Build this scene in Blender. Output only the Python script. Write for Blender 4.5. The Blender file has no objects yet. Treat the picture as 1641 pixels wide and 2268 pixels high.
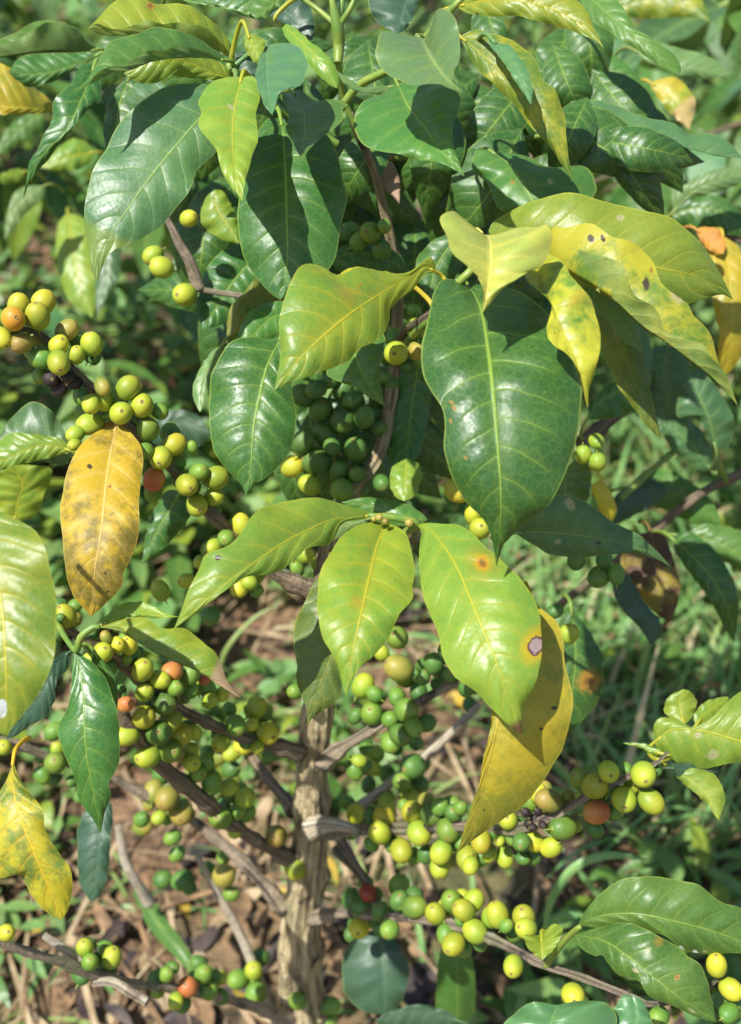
import bpy, math, random
import numpy as np
from mathutils import Vector, Matrix, noise
random.seed(7); rng = np.random.default_rng(7)
SC = bpy.context.scene; COL = SC.collection
R_ = math.radians

# ------------------------------------------------------------------ camera
PITCH = R_(32); CAMZ = 1.12; TANH = math.tan(R_(22.5)); K = 2*TANH/2268
cd = bpy.data.cameras.new('camera'); cam = bpy.data.objects.new('camera', cd); COL.objects.link(cam)
cam.location = (0, 0, CAMZ); cam.rotation_euler = (math.pi/2 - PITCH, 0, 0)
cd.sensor_fit = 'VERTICAL'; cd.sensor_height = 24; cd.lens = 12/TANH
cd.clip_start = 0.02; cd.clip_end = 500
cd.dof.use_dof = True; cd.dof.focus_distance = 0.66; cd.dof.aperture_fstop = 5.0
SC.camera = cam
# ------------------------------------------------------------------ sky, sun, exposure
SUN_EL, SUN_AZ = R_(57), R_(222)      # azimuth clockwise from +Y: behind the camera, a little left
w = bpy.data.worlds.new('World'); SC.world = w; w.use_nodes = True
nt = w.node_tree; sky = nt.nodes.new('ShaderNodeTexSky'); sky.sky_type = 'NISHITA'; sky.sun_disc = False
sky.sun_elevation = SUN_EL; sky.sun_rotation = SUN_AZ
bg = nt.nodes['Background']; bg.inputs['Strength'].default_value = 0.10
nt.links.new(sky.outputs[0], bg.inputs['Color'])
sl = bpy.data.lights.new('sun', 'SUN'); sl.energy = 5.0; sl.angle = R_(0.5); sl.color = (1, .975, .93)
so = bpy.data.objects.new('sun', sl); COL.objects.link(so)
sdir = Vector((math.sin(SUN_AZ)*math.cos(SUN_EL), math.cos(SUN_AZ)*math.cos(SUN_EL), math.sin(SUN_EL)))
so.rotation_euler = sdir.to_track_quat('Z', 'Y').to_euler(); so.location = (0, 0, 5)
vs = SC.view_settings; vs.view_transform = 'Standard'; vs.look = 'None'; vs.gamma = 1; vs.use_curve_mapping = False
vs.exposure = 0.60

# ------------------------------------------------------------------ helpers
FW = np.array([0, math.cos(PITCH), -math.sin(PITCH)]); UP = np.array([0, math.sin(PITCH), math.cos(PITCH)])
RT = np.array([1., 0, 0]); CP = np.array([0, 0, CAMZ])
def P(x, y, d):
    """a point of the place: seen at photo point (x, y) of the 1641 x 2268 view, d metres down the view axis"""
    x = np.asarray(x, float); y = np.asarray(y, float); d = np.asarray(d, float)
    a = (x - 820.5)*K; b = (1134 - y)*K
    return CP + d[..., None]*(FW + a[..., None]*RT + b[..., None]*UP)
def proj(p):
    q = np.asarray(p) - CP; d = q @ FW
    return 820.5 + (q @ RT)/d/K, 1134 - (q @ UP)/d/K, d
def spline(pts, n):
    """smooth curve through pts, n samples evenly spaced along it"""
    p = np.asarray(pts, float)
    if len(p) == 2: return p[0] + np.linspace(0, 1, n)[:, None]*(p[1]-p[0])
    e = np.vstack([2*p[0]-p[1], p, 2*p[-1]-p[-2]]); out = []
    for i in range(1, len(e)-2):
        t = np.linspace(0, 1, 14, endpoint=False)[:, None]
        a, b, c, d = e[i-1], e[i], e[i+1], e[i+2]
        out.append(.5*(2*b + (c-a)*t + (2*a-5*b+4*c-d)*t*t + (3*b-a-3*c+d)*t**3))
    q = np.vstack(out + [p[-1:]])
    s = np.r_[0, np.cumsum(np.linalg.norm(np.diff(q[:, :2], axis=0), axis=1) + 1e-9)]
    g = np.linspace(0, s[-1], n)
    return np.stack([np.interp(g, s, q[:, k]) for k in range(q.shape[1])], 1)
WLOC = {}
def link(name, verts, faces, mats, parent=None, origin=None, uv=None, midx=None, smooth=True):
    verts = np.asarray(verts, float)
    if origin is None: origin = verts.mean(0)
    origin = np.asarray(origin, float)
    me = bpy.data.meshes.new(name); me.from_pydata((verts-origin).tolist(), [], [list(map(int, f)) for f in faces])
    for m in (mats if isinstance(mats, (list, tuple)) else [mats]): me.materials.append(m)
    if uv is not None:
        l = me.uv_layers.new(name='UVMap'); vi = np.zeros(len(me.loops), int); me.loops.foreach_get('vertex_index', vi)
        l.data.foreach_set('uv', np.asarray(uv, float)[vi].ravel())
    if midx is not None: me.polygons.foreach_set('material_index', np.asarray(midx, int))
    if smooth: me.polygons.foreach_set('use_smooth', [True]*len(me.polygons))
    me.update()
    o = bpy.data.objects.new(name, me); COL.objects.link(o); place(o, parent, origin); return o
def place(o, parent, origin):
    origin = np.asarray(origin, float); WLOC[o.name] = origin
    o.location = origin - (WLOC[parent.name] if parent else 0)
    if parent: o.parent = parent
def tag(o, label=None, cat=None, group=None, kind=None):
    for k, v in (('label', label), ('category', cat), ('group', group), ('kind', kind)):
        if v: o[k] = v
    return o
def empty(name, loc):
    o = bpy.data.objects.new(name, None); COL.objects.link(o); place(o, None, loc); o.empty_display_size = .05; return o
class NB:
    """tiny node-tree writer"""
    def __init__(s, name):
        s.m = bpy.data.materials.new(name); s.m.use_nodes = True; s.t = s.m.node_tree; s.t.nodes.clear()
    def n(s, typ, **kw):
        x = s.t.nodes.new(typ)
        for k, v in kw.items():
            if k.startswith('_'): setattr(x, k[1:], v)
        for k, v in kw.items():
            if not k.startswith('_'):
                k2 = int(k[1:]) if k[0] == 'i' and k[1:].isdigit() else k
                s.set(x.inputs[k2], v)
        return x
    def set(s, inp, v):
        if isinstance(v, bpy.types.NodeSocket): s.t.links.new(v, inp)
        elif isinstance(v, bpy.types.Node): s.t.links.new(v.outputs[0], inp)
        else:
            if hasattr(inp.default_value, '__len__') and len(inp.default_value) == 4 and len(v) == 3: v = (*v, 1)
            inp.default_value = v
    def m_(s, op, a, b=0.0, c=None, clamp=False):
        x = s.n('ShaderNodeMath', _operation=op, _use_clamp=clamp, i0=a, i1=b)
        if c is not None: s.set(x.inputs[2], c)
        return x.outputs[0]
    def mix(s, f, a, b, mode='MIX'):
        x = s.n('ShaderNodeMix', _data_type='RGBA', _blend_type=mode); s.set(x.inputs[0], f); s.set(x.inputs[6], a); s.set(x.inputs[7], b)
        return x.outputs[2]
    def ss(s, v, lo, hi, a=0.0, b=1.0):
        x = s.n('ShaderNodeMapRange', _interpolation_type='SMOOTHSTEP', i0=v, i1=lo, i2=hi, i3=a, i4=b); return x.outputs[0]
    def noise(s, vec, scale, detail=3, rough=.55, dim='3D'):
        return s.n('ShaderNodeTexNoise', _noise_dimensions=dim, Vector=vec, Scale=scale, Detail=detail, Roughness=rough).outputs[0]
    def out(s, sh): o = s.n('ShaderNodeOutputMaterial'); s.t.links.new(sh.outputs[0], o.inputs[0]); return s.m

# ------------------------------------------------------------------ materials
#        upper green        mottle green       veins              amount veins, mottle lo, hi, roughness, translucency
PAL = {
 'dark':   ((.028,.104,.020),(.052,.150,.027),(.22,.33,.050), .52, .44,.66, .34, .16),
 'deep':   ((.050,.122,.045),(.078,.162,.050),(.20,.30,.075), .45, .44,.66, .36, .18),
 'mid':    ((.058,.158,.030),(.095,.205,.036),(.23,.33,.055), .45, .44,.66, .34, .24),
 'blue':   ((.070,.175,.070),(.095,.205,.065),(.15,.28,.080), .32, .44,.66, .28, .20),
 'slate':  ((.026,.068,.038),(.042,.090,.042),(.09,.16,.070), .30, .44,.66, .40, .12),
 'light':  ((.115,.215,.075),(.155,.255,.072),(.28,.34,.070), .40, .44,.66, .36, .26),
 'lime':   ((.150,.275,.036),(.235,.325,.036),(.42,.41,.035), .55, .44,.62, .32, .30),
 'limey':  ((.150,.275,.034),(.260,.325,.030),(.48,.42,.030), .60, .45,.60, .34, .32),
 'pale':   ((.330,.440,.085),(.460,.480,.075),(.70,.56,.110), .50, .44,.62, .34, .20),
 'yelmot': ((.105,.205,.028),(.360,.365,.030),(.40,.37,.030), .45, .49,.60, .36, .30),
 'yelspot':((.105,.215,.028),(.440,.420,.032),(.44,.38,.030), .40, .465,.575, .36, .28),
 'yellow': ((.300,.330,.030),(.540,.430,.035),(.62,.48,.050), .45, .43,.57, .38, .32),
 'gold':   ((.500,.430,.032),(.280,.300,.032),(.66,.46,.060), .40, .48,.57, .38, .28),
 'goldbr': ((.540,.385,.018),(.230,.185,.028),(.70,.47,.150), .45, .475,.56, .48, .24),
 'goldgr': ((.450,.390,.026),(.130,.200,.034),(.70,.44,.030), .75, .46,.55, .40, .28),
 'olive':  ((.085,.140,.025),(.200,.215,.025),(.26,.25,.035), .35, .48,.60, .38, .26),
 'rot':    ((.260,.220,.020),(.080,.034,.015),(.20,.13,.030), .30, .47,.57, .58, .14),
 'dead':   ((.340,.220,.150),(.180,.105,.065),(.36,.25,.170), .30, .44,.62, .70, .12),
 'rust':   ((.420,.150,.035),(.500,.260,.030),(.50,.25,.060), .30, .44,.62, .55, .20),
 'ortip':  ((.230,.330,.030),(.460,.370,.035),(.55,.40,.050), .30, .47,.58, .38, .26),
 'weed':   ((.140,.320,.100),(.240,.390,.105),(.24,.33,.060), .40, .44,.62, .40, .34),
}
MATS = {}
def leaf_mat(pal, spots=(), tip=None, key=None, wid=1.0, lng=1.0, nveins=9, relief=1.0):
    k = key or pal
    if k in MATS: return MATS[k]
    c1, c2, vc, va, lo, hi, ro, tr = PAL[pal]
    b = NB(('leaf ' + k)); uv = b.n('ShaderNodeUVMap', _uv_map='UVMap'); sx = b.n('ShaderNodeSeparateXYZ', i0=uv.outputs[0])
    u, v = sx.outputs[0], sx.outputs[1]
    sg = b.m_('MULTIPLY_ADD', u, 2.0, -1.0); s = b.m_('ABSOLUTE', sg)
    oi = b.n('ShaderNodeObjectInfo'); rnd = oi.outputs['Random']
    geo = b.n('ShaderNodeNewGeometry'); tc = b.n('ShaderNodeTexCoord')
    ob = b.n('ShaderNodeVectorMath', _operation='ADD', i0=tc.outputs['Object'], i1=b.n('ShaderNodeCombineXYZ', i0=b.m_('MULTIPLY', rnd, 9.0), i1=b.m_('MULTIPLY', rnd, 31.0), i2=0.0)).outputs[0]
    wob = b.noise(ob, 28, 2)
    side = b.m_('GREATER_THAN', sg, 0.0)
    q = b.m_('SUBTRACT', v, b.m_('MULTIPLY', b.m_('POWER', s, 1.35), 0.15))
    q = b.m_('MULTIPLY_ADD', q, float(nveins), b.m_('MULTIPLY', side, 0.37))
    q = b.m_('ADD', q, b.m_('MULTIPLY_ADD', wob, 0.55, 0.0))
    fr = b.m_('ABSOLUTE', b.m_('SUBTRACT', b.m_('FRACT', q), 0.5))          # 0 on a vein, .5 midway
    vein = b.ss(fr, b.m_('MULTIPLY_ADD', s, -.022, .046), 0.0); halo = b.ss(fr, 0.26, 0.0)
    vfade = b.ss(s, 0.98, 0.45)
    vein = b.m_('MULTIPLY', vein, vfade)
    midw = b.m_('MULTIPLY_ADD', v, -0.030, 0.046)
    mid = b.ss(s, midw, b.m_('MULTIPLY', midw, 0.35)); midh = b.ss(s, 0.30, 0.0)
    n1 = b.noise(ob, 26, 5, .65); n2 = b.noise(ob, 150, 4, .65); n3 = b.noise(ob, 7, 2)
    mot = b.ss(b.m_('MULTIPLY_ADD', n2, 0.22, b.m_('MULTIPLY', b.m_('ADD', n1, n3), 0.42)), lo, hi)
    base = b.mix(mot, c1, c2)
    # slow change from leaf to leaf
    hs = b.n('ShaderNodeHueSaturation', Hue=b.m_('MULTIPLY_ADD', rnd, 0.022, 0.489), Saturation=1.0, Value=b.m_('MULTIPLY_ADD', rnd, 0.30, 0.85), Color=base); base = hs.outputs[0]
    base = b.mix(b.m_('MULTIPLY', halo, b.m_('MULTIPLY', vfade, va*0.22)), base, vc)
    base = b.mix(b.m_('MULTIPLY', midh, va*0.22), base, vc)
    net = b.n('ShaderNodeTexVoronoi', _feature='DISTANCE_TO_EDGE', Vector=ob, Scale=210.0)
    base = b.mix(b.ss(net.outputs['Distance'], .10, .0, 0, .16), base, vc)
    base = b.mix(b.m_('MULTIPLY', vein, va), base, vc)
    base = b.mix(b.m_('MULTIPLY', mid, min(1, va+.3)), base, tuple(min(1, x*1.12) for x in vc))
    edge = b.ss(s, 0.962, 0.99)
    base = b.mix(b.m_('MULTIPLY', edge, .45), base, tuple(.5*x + .5*y for x, y in zip((.36,.40,.06), vc)))
    # pin-prick freckles
    fk = b.n('ShaderNodeTexVoronoi', _feature='F1', Vector=ob, Scale=170.0, Randomness=1.0)
    fks = b.m_('MULTIPLY', b.ss(fk.outputs['Distance'], 0.13, 0.04), b.m_('GREATER_THAN', b.n('ShaderNodeSeparateColor', i0=fk.outputs['Color']).outputs[0], .86))
    base = b.mix(b.m_('MULTIPLY', fks, .35), base, (.34,.34,.12) if pal not in ('gold','goldbr','yellow','goldgr','pale') else (.16,.09,.03))
    if tip:
        tv, tcx = tip
        base = b.mix(b.ss(b.m_('MULTIPLY_ADD', n1, .12, v), tv, tv+.05), base, tcx)
    for (su, sv, rr, kind) in spots:
        du = b.m_('MULTIPLY', b.m_('SUBTRACT', u, su), wid/rr); dv = b.m_('MULTIPLY', b.m_('SUBTRACT', v, sv), lng/rr)
        ds = b.m_('SQRT', b.m_('ADD', b.m_('MULTIPLY', du, du), b.m_('MULTIPLY', dv, dv)))
        ds = b.m_('ADD', ds, b.m_('MULTIPLY_ADD', b.noise(ob, 210, 4), 1.5, -.75))
        if kind == 'rust':
            base = b.mix(b.ss(ds, 3.2, 1.2, 0, .9), base, (.52,.36,.02)); base = b.mix(b.ss(ds, 1.9, 1.1, 0, .8), base, (.45,.16,.02)); base = b.mix(b.ss(ds, 1.1, .7), base, (.085,.04,.03))
        elif kind == 'brown':
            base = b.mix(b.ss(ds, 1.5, .5, 0, .85), base, (.40,.21,.03)); base = b.mix(b.ss(ds, .75, .15, 0, .8), base, (.14,.06,.025))
        elif kind == 'dot':
            base = b.mix(b.ss(ds, 1.2, .7), base, (.05,.035,.02))
        elif kind == 'orange':
            base = b.mix(b.ss(ds, 2.2, .1, 0, .42), base, (.46,.26,.03))
        elif kind == 'pink':
            base = b.mix(b.ss(ds, 3.2, 1.1, 0, .95), base, (.55,.40,.02)); base = b.mix(b.ss(ds, 1.25, 1.05), base, (.12,.05,.05)); base = b.mix(b.ss(ds, .95, .75), base, (.42,.30,.29))
        elif kind == 'pale':
            base = b.mix(b.ss(ds, 1.4, .3, 0, .7), base, (.46,.42,.25)); base = b.mix(b.ss(ds, .5, .1, 0, .6), base, (.30,.20,.10))
        elif kind == 'white':
            base = b.mix(b.ss(ds, 1.1, .9), base, (.62,.66,.64))
    back = geo.outputs['Backfacing']
    under = b.mix(.55, base, (.17,.25,.065)) if pal not in ('gold','goldbr','yellow','goldgr','rot','dead','rust') else base
    col = b.mix(back, base, under)
    # relief: cells arch up between sunken veins, fine grain on top
    h = b.m_('MULTIPLY_ADD', b.m_('POWER', b.m_('MULTIPLY', fr, 2.0), .5), .9, b.m_('MULTIPLY', n2, .30))
    cv = b.n('ShaderNodeTexVoronoi', _feature='F1', Vector=ob, Scale=420.0)
    h = b.m_('ADD', h, b.m_('MULTIPLY', cv.outputs['Distance'], .16)); h = b.m_('ADD', h, b.m_('MULTIPLY', b.noise(ob, 60, 3), .55))
    h = b.m_('ADD', h, b.m_('MULTIPLY', mid, .7))
    bump = b.n('ShaderNodeBump', Strength=.45*relief, Distance=.0012, Height=h)
    rough = b.m_('ADD', b.m_('MULTIPLY_ADD', n1, .30, ro-.09), b.m_('MULTIPLY', back, .22))
    p = b.n('ShaderNodeBsdfPrincipled', **{'Base Color': col, 'Roughness': rough, 'IOR': 1.50, 'Normal': bump.outputs[0]})
    tl = b.n('ShaderNodeBsdfTranslucent', Color=b.mix(.35, col, (.32,.46,.04), 'MIX'), Normal=bump.outputs[0])
    MATS[k] = b.out(b.n('ShaderNodeMixShader', i0=tr, i1=p.outputs[0], i2=tl.outputs[0])); return MATS[k]
def cherry_mat(name, c1, c2, ro=.38):
    b = NB('cherry ' + name); uv = b.n('ShaderNodeUVMap', _uv_map='UVMap'); sx = b.n('ShaderNodeSeparateXYZ', i0=uv.outputs[0]); v = sx.outputs[1]
    oi = b.n('ShaderNodeObjectInfo'); tc = b.n('ShaderNodeTexCoord'); geo = b.n('ShaderNodeNewGeometry')
    n = b.noise(geo.outputs['Position'], 75, 3); nf = b.noise(geo.outputs['Position'], 900, 2)
    f = b.ss(b.m_('ADD', b.m_('MULTIPLY_ADD', v, .45, 0.0), b.m_('MULTIPLY', n, .7)), .35, .85)
    base = b.mix(f, c1, c2)
    base = b.n('ShaderNodeHueSaturation', Hue=b.m_('MULTIPLY_ADD', oi.outputs['Random'], .03, .485), Saturation=1.0, Value=b.m_('MULTIPLY_ADD', oi.outputs['Random'], .35, .80), Color=base).outputs[0]
    base = b.mix(b.ss(nf, .60, .75, 0, .25), base, (.45,.42,.12))
    base = b.mix(b.ss(v, .10, .0, 0, .8), base, (.24,.27,.04))
    base = b.mix(b.ss(v, .930, .950, 0, .8), base, (.30,.23,.06)); base = b.mix(b.ss(v, .960, .972, 0, .8), base, (.10,.06,.025))
    bump = b.n('ShaderNodeBump', Strength=.10, Distance=.0006, Height=b.m_('ADD', nf, n))
    p = b.n('ShaderNodeBsdfPrincipled', **{'Base Color': base, 'Roughness': b.m_('MULTIPLY_ADD', n, .22, ro), 'IOR': 1.45, 'Subsurface Weight': .12, 'Subsurface Scale': .004, 'Normal': bump.outputs[0]})
    return b.out(p)
CH = {'y': cherry_mat('yellow green', (.205,.300,.028), (.390,.405,.030)), 'g': cherry_mat('green', (.085,.190,.030), (.180,.275,.032)),
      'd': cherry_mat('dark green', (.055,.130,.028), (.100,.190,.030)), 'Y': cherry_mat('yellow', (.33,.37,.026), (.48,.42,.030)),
      'o': cherry_mat('orange', (.56,.38,.020), (.56,.27,.025)), 'r': cherry_mat('red', (.48,.200,.040), (.44,.110,.045)),
      'R': cherry_mat('deep red', (.20,.020,.012), (.27,.030,.015)), 'k': cherry_mat('black', (.012,.008,.009), (.030,.018,.018), .5),
      'v': cherry_mat('olive', (.16,.20,.03), (.34,.25,.05))}
def bark_mat(name, c1, c2, c3, sc=1.0):
    b = NB(name); tc = b.n('ShaderNodeTexCoord'); uv = b.n('ShaderNodeUVMap', _uv_map='UVMap')
    mp = b.n('ShaderNodeMapping', _vector_type='POINT', Vector=uv.outputs[0], Scale=(15*sc, 20*sc, 1))
    g = b.noise(mp.outputs[0], 1.0, 5, .65); n = b.noise(tc.outputs['Object'], 45, 5, .62); n2 = b.noise(tc.outputs['Object'], 14, 3)
    col = b.mix(b.ss(g, .40, .58), c1, c2); col = b.mix(b.ss(n, .54, .70), col, c3)
    col = b.mix(b.ss(n2, .55, .66, 0, .6), col, (.15,.17,.075)); col = b.mix(b.ss(b.noise(tc.outputs['Object'], 80, 3), .64, .72, 0, .5), col, (.40,.42,.32))
    hh = b.m_('ADD', b.m_('MULTIPLY', g, 1.2), n)
    p = b.n('ShaderNodeBsdfPrincipled', **{'Base Color': col, 'Roughness': .85, 'Normal': b.n('ShaderNodeBump', Strength=1, Distance=.006, Height=hh).outputs[0]})
    return b.out(p)
BARK = bark_mat('trunk bark', (.25,.190,.100), (.56,.455,.255), (.075,.058,.04))
BRANCH = bark_mat('brown branch bark', (.130,.098,.062), (.300,.220,.135), (.045,.035,.032), .6)
TANB = bark_mat('tan branch bark', (.310,.240,.165), (.43,.34,.23), (.10,.08,.06), .6)
DEADB = bark_mat('pale dead wood', (.48,.39,.27), (.62,.54,.40), (.20,.14,.09), .6)
def simple(name, c1, c2, sc=60, ro=.5, tr=0):
    b = NB(name); geo = b.n('ShaderNodeNewGeometry'); n = b.noise(geo.outputs['Position'], sc, 4)
    col = b.mix(b.ss(n, .38, .65), c1, c2)
    p = b.n('ShaderNodeBsdfPrincipled', **{'Base Color': col, 'Roughness': ro})
    if tr:
        return b.out(b.n('ShaderNodeMixShader', i0=tr, i1=p.outputs[0], i2=b.n('ShaderNodeBsdfTranslucent', Color=col).outputs[0]))
    return b.out(p)
GREEN = simple('green twig', (.12,.22,.035), (.22,.29,.045), 90, .45)
#@STRUCTURE
# ------------------------------------------------------------------ the ground
def gz(x, y):
    return .05*noise.noise(Vector((x*1.3, y*1.3, 0))) + .018*noise.noise(Vector((x*9, y*9, 3)))
def ground():
    b = NB('soil'); geo = b.n('ShaderNodeNewGeometry'); pos = geo.outputs['Position']
    n = b.noise(pos, 9, 6, .65); n2 = b.noise(pos, 70, 5, .65); n3 = b.noise(pos, 1.6, 3)
    vo = b.n('ShaderNodeTexVoronoi', _feature='F1', Vector=pos, Scale=42.0)
    col = b.mix(b.ss(n, .35, .65), (.070,.042,.024), (.31,.180,.095)); col = b.mix(b.ss(n2, .52, .68, 0, .8), col, (.36,.250,.145))
    col = b.mix(b.ss(n2, .47, .36, 0, .9), col, (.020,.014,.014))
    col = b.mix(b.ss(n3, .45, .58, 0, .6), col, (.075,.105,.028))
    h = b.m_('ADD', b.m_('MULTIPLY', n2, .6), b.m_('MULTIPLY', vo.outputs['Distance'], -.5))
    p = b.n('ShaderNodeBsdfPrincipled', **{'Base Color': col, 'Roughness': .95, 'Normal': b.n('ShaderNodeBump', Strength=1, Distance=.02, Height=h).outputs[0]})
    m = b.out(p)
    xs = np.r_[-120, -40, -15, -6, np.linspace(-3, 3, 121), 6, 15, 40, 120]; ys = np.r_[-60, -20, -5, -1, np.linspace(.3, 5, 95), 8, 15, 40, 120]
    V = [(x, y, gz(x, y) if abs(x) < 3.1 and .2 < y < 5.1 else 0) for y in ys for x in xs]; nx = len(xs)
    F = [(j*nx+i, j*nx+i+1, (j+1)*nx+i+1, (j+1)*nx+i) for j in range(len(ys)-1) for i in range(nx-1)]
    tag(link('ground', V, F, m, origin=(0, 0, 0)), kind='structure')
ground()
def cloud(name, n, sampler, mats, label, rows=4, parent=None, cat=None, kind='stuff', blade=False):
    """n small curved leaves (or grass blades) as one mesh; sampler() -> base, direction, length, width, droop, material index"""
    V = []; F = []; U = []; MI = []
    for _ in range(n):
        b0, d, L, Wd, dr, mi = sampler(); b0 = np.asarray(b0, float); d = np.asarray(d, float); d = d/np.linalg.norm(d)
        sd = np.cross(d, [0, 0, 1.]) + rng.normal(0, .25, 3); sd /= np.linalg.norm(sd)+1e-9; nn = np.cross(sd, d)
        k0 = len(V); tw = rng.normal(0, .5)
        for i in range(rows+1):
            t = i/rows; c = b0 + d*L*t + np.array([0, 0, -1.])*dr*L*t*t
            hw = Wd*.5*((1-t)**.7 if blade else (math.sin(math.pi*min(1, t**.85*.97+.02))**.8))
            a = tw*t; s2 = sd*math.cos(a) + nn*math.sin(a); up = nn*hw*.25
            V += [c - s2*hw + up, c, c + s2*hw + up]; U += [(0, t), (.5, t), (1, t)]
            if i:
                q = k0 + 3*(i-1)
                F += [(q, q+1, q+4, q+3), (q+1, q+2, q+5, q+4)]; MI += [mi, mi]
    o = link(name, V, F, mats, parent=parent, origin=V[0] if parent is None else None, uv=U, midx=MI)
    return tag(o, label, cat, None, kind)
GR = [simple('grass green', (.170,.360,.110), (.260,.450,.140), 30, .45, .3), simple('grass pale', (.260,.370,.090), (.340,.420,.150), 30, .5, .3), simple('dry straw', (.42,.34,.18), (.52,.43,.26), 30, .7, .1)]
def grass_s():
    while True:
        x, y = rng.uniform(.02, 1.9), rng.uniform(.95, 3.4)
        if x > .12 + .10*noise.noise(Vector((x*4, y*4, 9))) + max(0, 1.25-y)*.35 and x < .25+.45*y: break
    a = rng.uniform(0, 6.28); l = rng.uniform(.5, 1.6)
    return (x, y, gz(x, y)-.01), (math.cos(a)*l*.6, math.sin(a)*l*.6, 1), rng.uniform(.10, .30), rng.uniform(.005, .014), rng.uniform(.1, .9), rng.choice(3, p=[.62, .28, .10])
cloud('grass', 9000, grass_s, GR, 'green grass growing thick behind the coffee plant on the right', rows=5, blade=True)
WD = [leaf_mat('weed', key='weed a', nveins=5), leaf_mat('mid', key='weed b', nveins=5), leaf_mat('lime', key='weed c', nveins=5), leaf_mat('light', key='weed d', nveins=5)]
def weed_s():
    while True:
        y = 1.15 + 6.5*rng.random()**1.4; x = rng.uniform(-.55*y-.1, .5*y)
        k = noise.noise(Vector((x*2.3, y*2.3, 4)))
        if x > .05 and y < 2.0: continue
        if y < 1.5 and (x > -.25 or k < -.05): continue
        break
    hgt = rng.uniform(.02, 1)**1.1*(.16+.36*max(0, k+.4))*min(1, (y-.9)/.8)
    a = rng.uniform(0, 6.28)
    return (x, y, gz(x, y)+hgt), (math.cos(a), math.sin(a), rng.uniform(-.2, .9)), rng.uniform(.035, .11)*max(1, y/3), rng.uniform(.018, .045)*max(1, y/3), rng.uniform(.1, .6), rng.choice(4, p=[.40, .25, .17, .18])
cloud('weeds', 11000, weed_s, WD, 'low leafy weeds covering the ground behind the coffee plant', kind='stuff')
LT = [simple('dry leaf brown', (.12,.072,.036), (.32,.195,.095), 40, .8, .1), simple('dry leaf tan', (.26,.180,.095), (.46,.345,.200), 40, .8, .1), simple('wet leaf dark', (.022,.017,.016), (.075,.050,.038), 40, .7), simple('yellow fallen', (.48,.32,.04), (.40,.30,.05), 40, .6, .1)]
def litter_s():
    while True:
        y = rng.uniform(.55, 2.4); x = rng.uniform(-.5*y-.15, .5*y+.15); a = rng.uniform(0, 6.28)
        if noise.noise(Vector((x*4, y*4, 23))) > -.1 + .45*math.exp(-((x+.17)**2/.05+(y-1.2)**2/.10)): break
    return (x, y, gz(x, y)+rng.uniform(.004, .03)), (math.cos(a), math.sin(a), rng.uniform(-.12, .35)), rng.uniform(.015, .07), rng.uniform(.010, .030), rng.uniform(0, .5), rng.choice(4, p=[.36, .14, .45, .05])
cloud('leaf_litter', 1500, litter_s, LT, 'dry brown and dark fallen leaves covering the soil under the plant', kind='stuff')
def ltw_s():
    y = rng.uniform(.6, 2.0); x = rng.uniform(-.5*y-.1, .4*y+.1); a = rng.uniform(0, 6.28)
    return (x, y, gz(x, y)+rng.uniform(.004, .03)), (math.cos(a), math.sin(a), rng.uniform(-.05, .25)), rng.uniform(.06, .25), rng.uniform(.003, .008), rng.uniform(0, .15), rng.choice(2, p=[.6, .4])
cloud('twig_litter', 620, ltw_s, [LT[1], LT[0]], 'thin dry straws and twigs scattered over the soil', kind='stuff')
def ugrass_s():
    while True:
        y = rng.uniform(.7, 1.95); x = rng.uniform(-.5*y-.15, .5*y)
        if noise.noise(Vector((x*3.1, y*3.1, 17))) > -.06 + .5*math.exp(-((x+.17)**2/.03+(y-1.2)**2/.12)) + .25*math.exp(-((x+.1)**2/.12+(y-.8)**2/.04)): break
    a = rng.uniform(0, 6.28)
    return (x, y, gz(x, y)+rng.uniform(0, .06)), (math.cos(a), math.sin(a), rng.uniform(0, .9)), rng.uniform(.025, .075), rng.uniform(.010, .028), rng.uniform(.1, .8), rng.choice(4, p=[.38, .32, .12, .18])
cloud('ground_cover', 2100, ugrass_s, WD, 'low green seedlings and creeping weeds on the brown soil', kind='stuff')
def ublade_s():
    y = rng.uniform(.7, 1.9); x = rng.uniform(-.5*y-.1, .2); a = rng.uniform(0, 6.28)
    return (x, y, gz(x, y)), (math.cos(a)*.7, math.sin(a)*.7, rng.uniform(.2, 1)), rng.uniform(.05, .16), rng.uniform(.004, .010), rng.uniform(.3, .9), rng.choice(3, p=[.5, .3, .2])
cloud('creeping_grass', 420, ublade_s, GR, 'thin creeping grass between the seedlings on the soil', rows=5, blade=True, kind='stuff')
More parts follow.
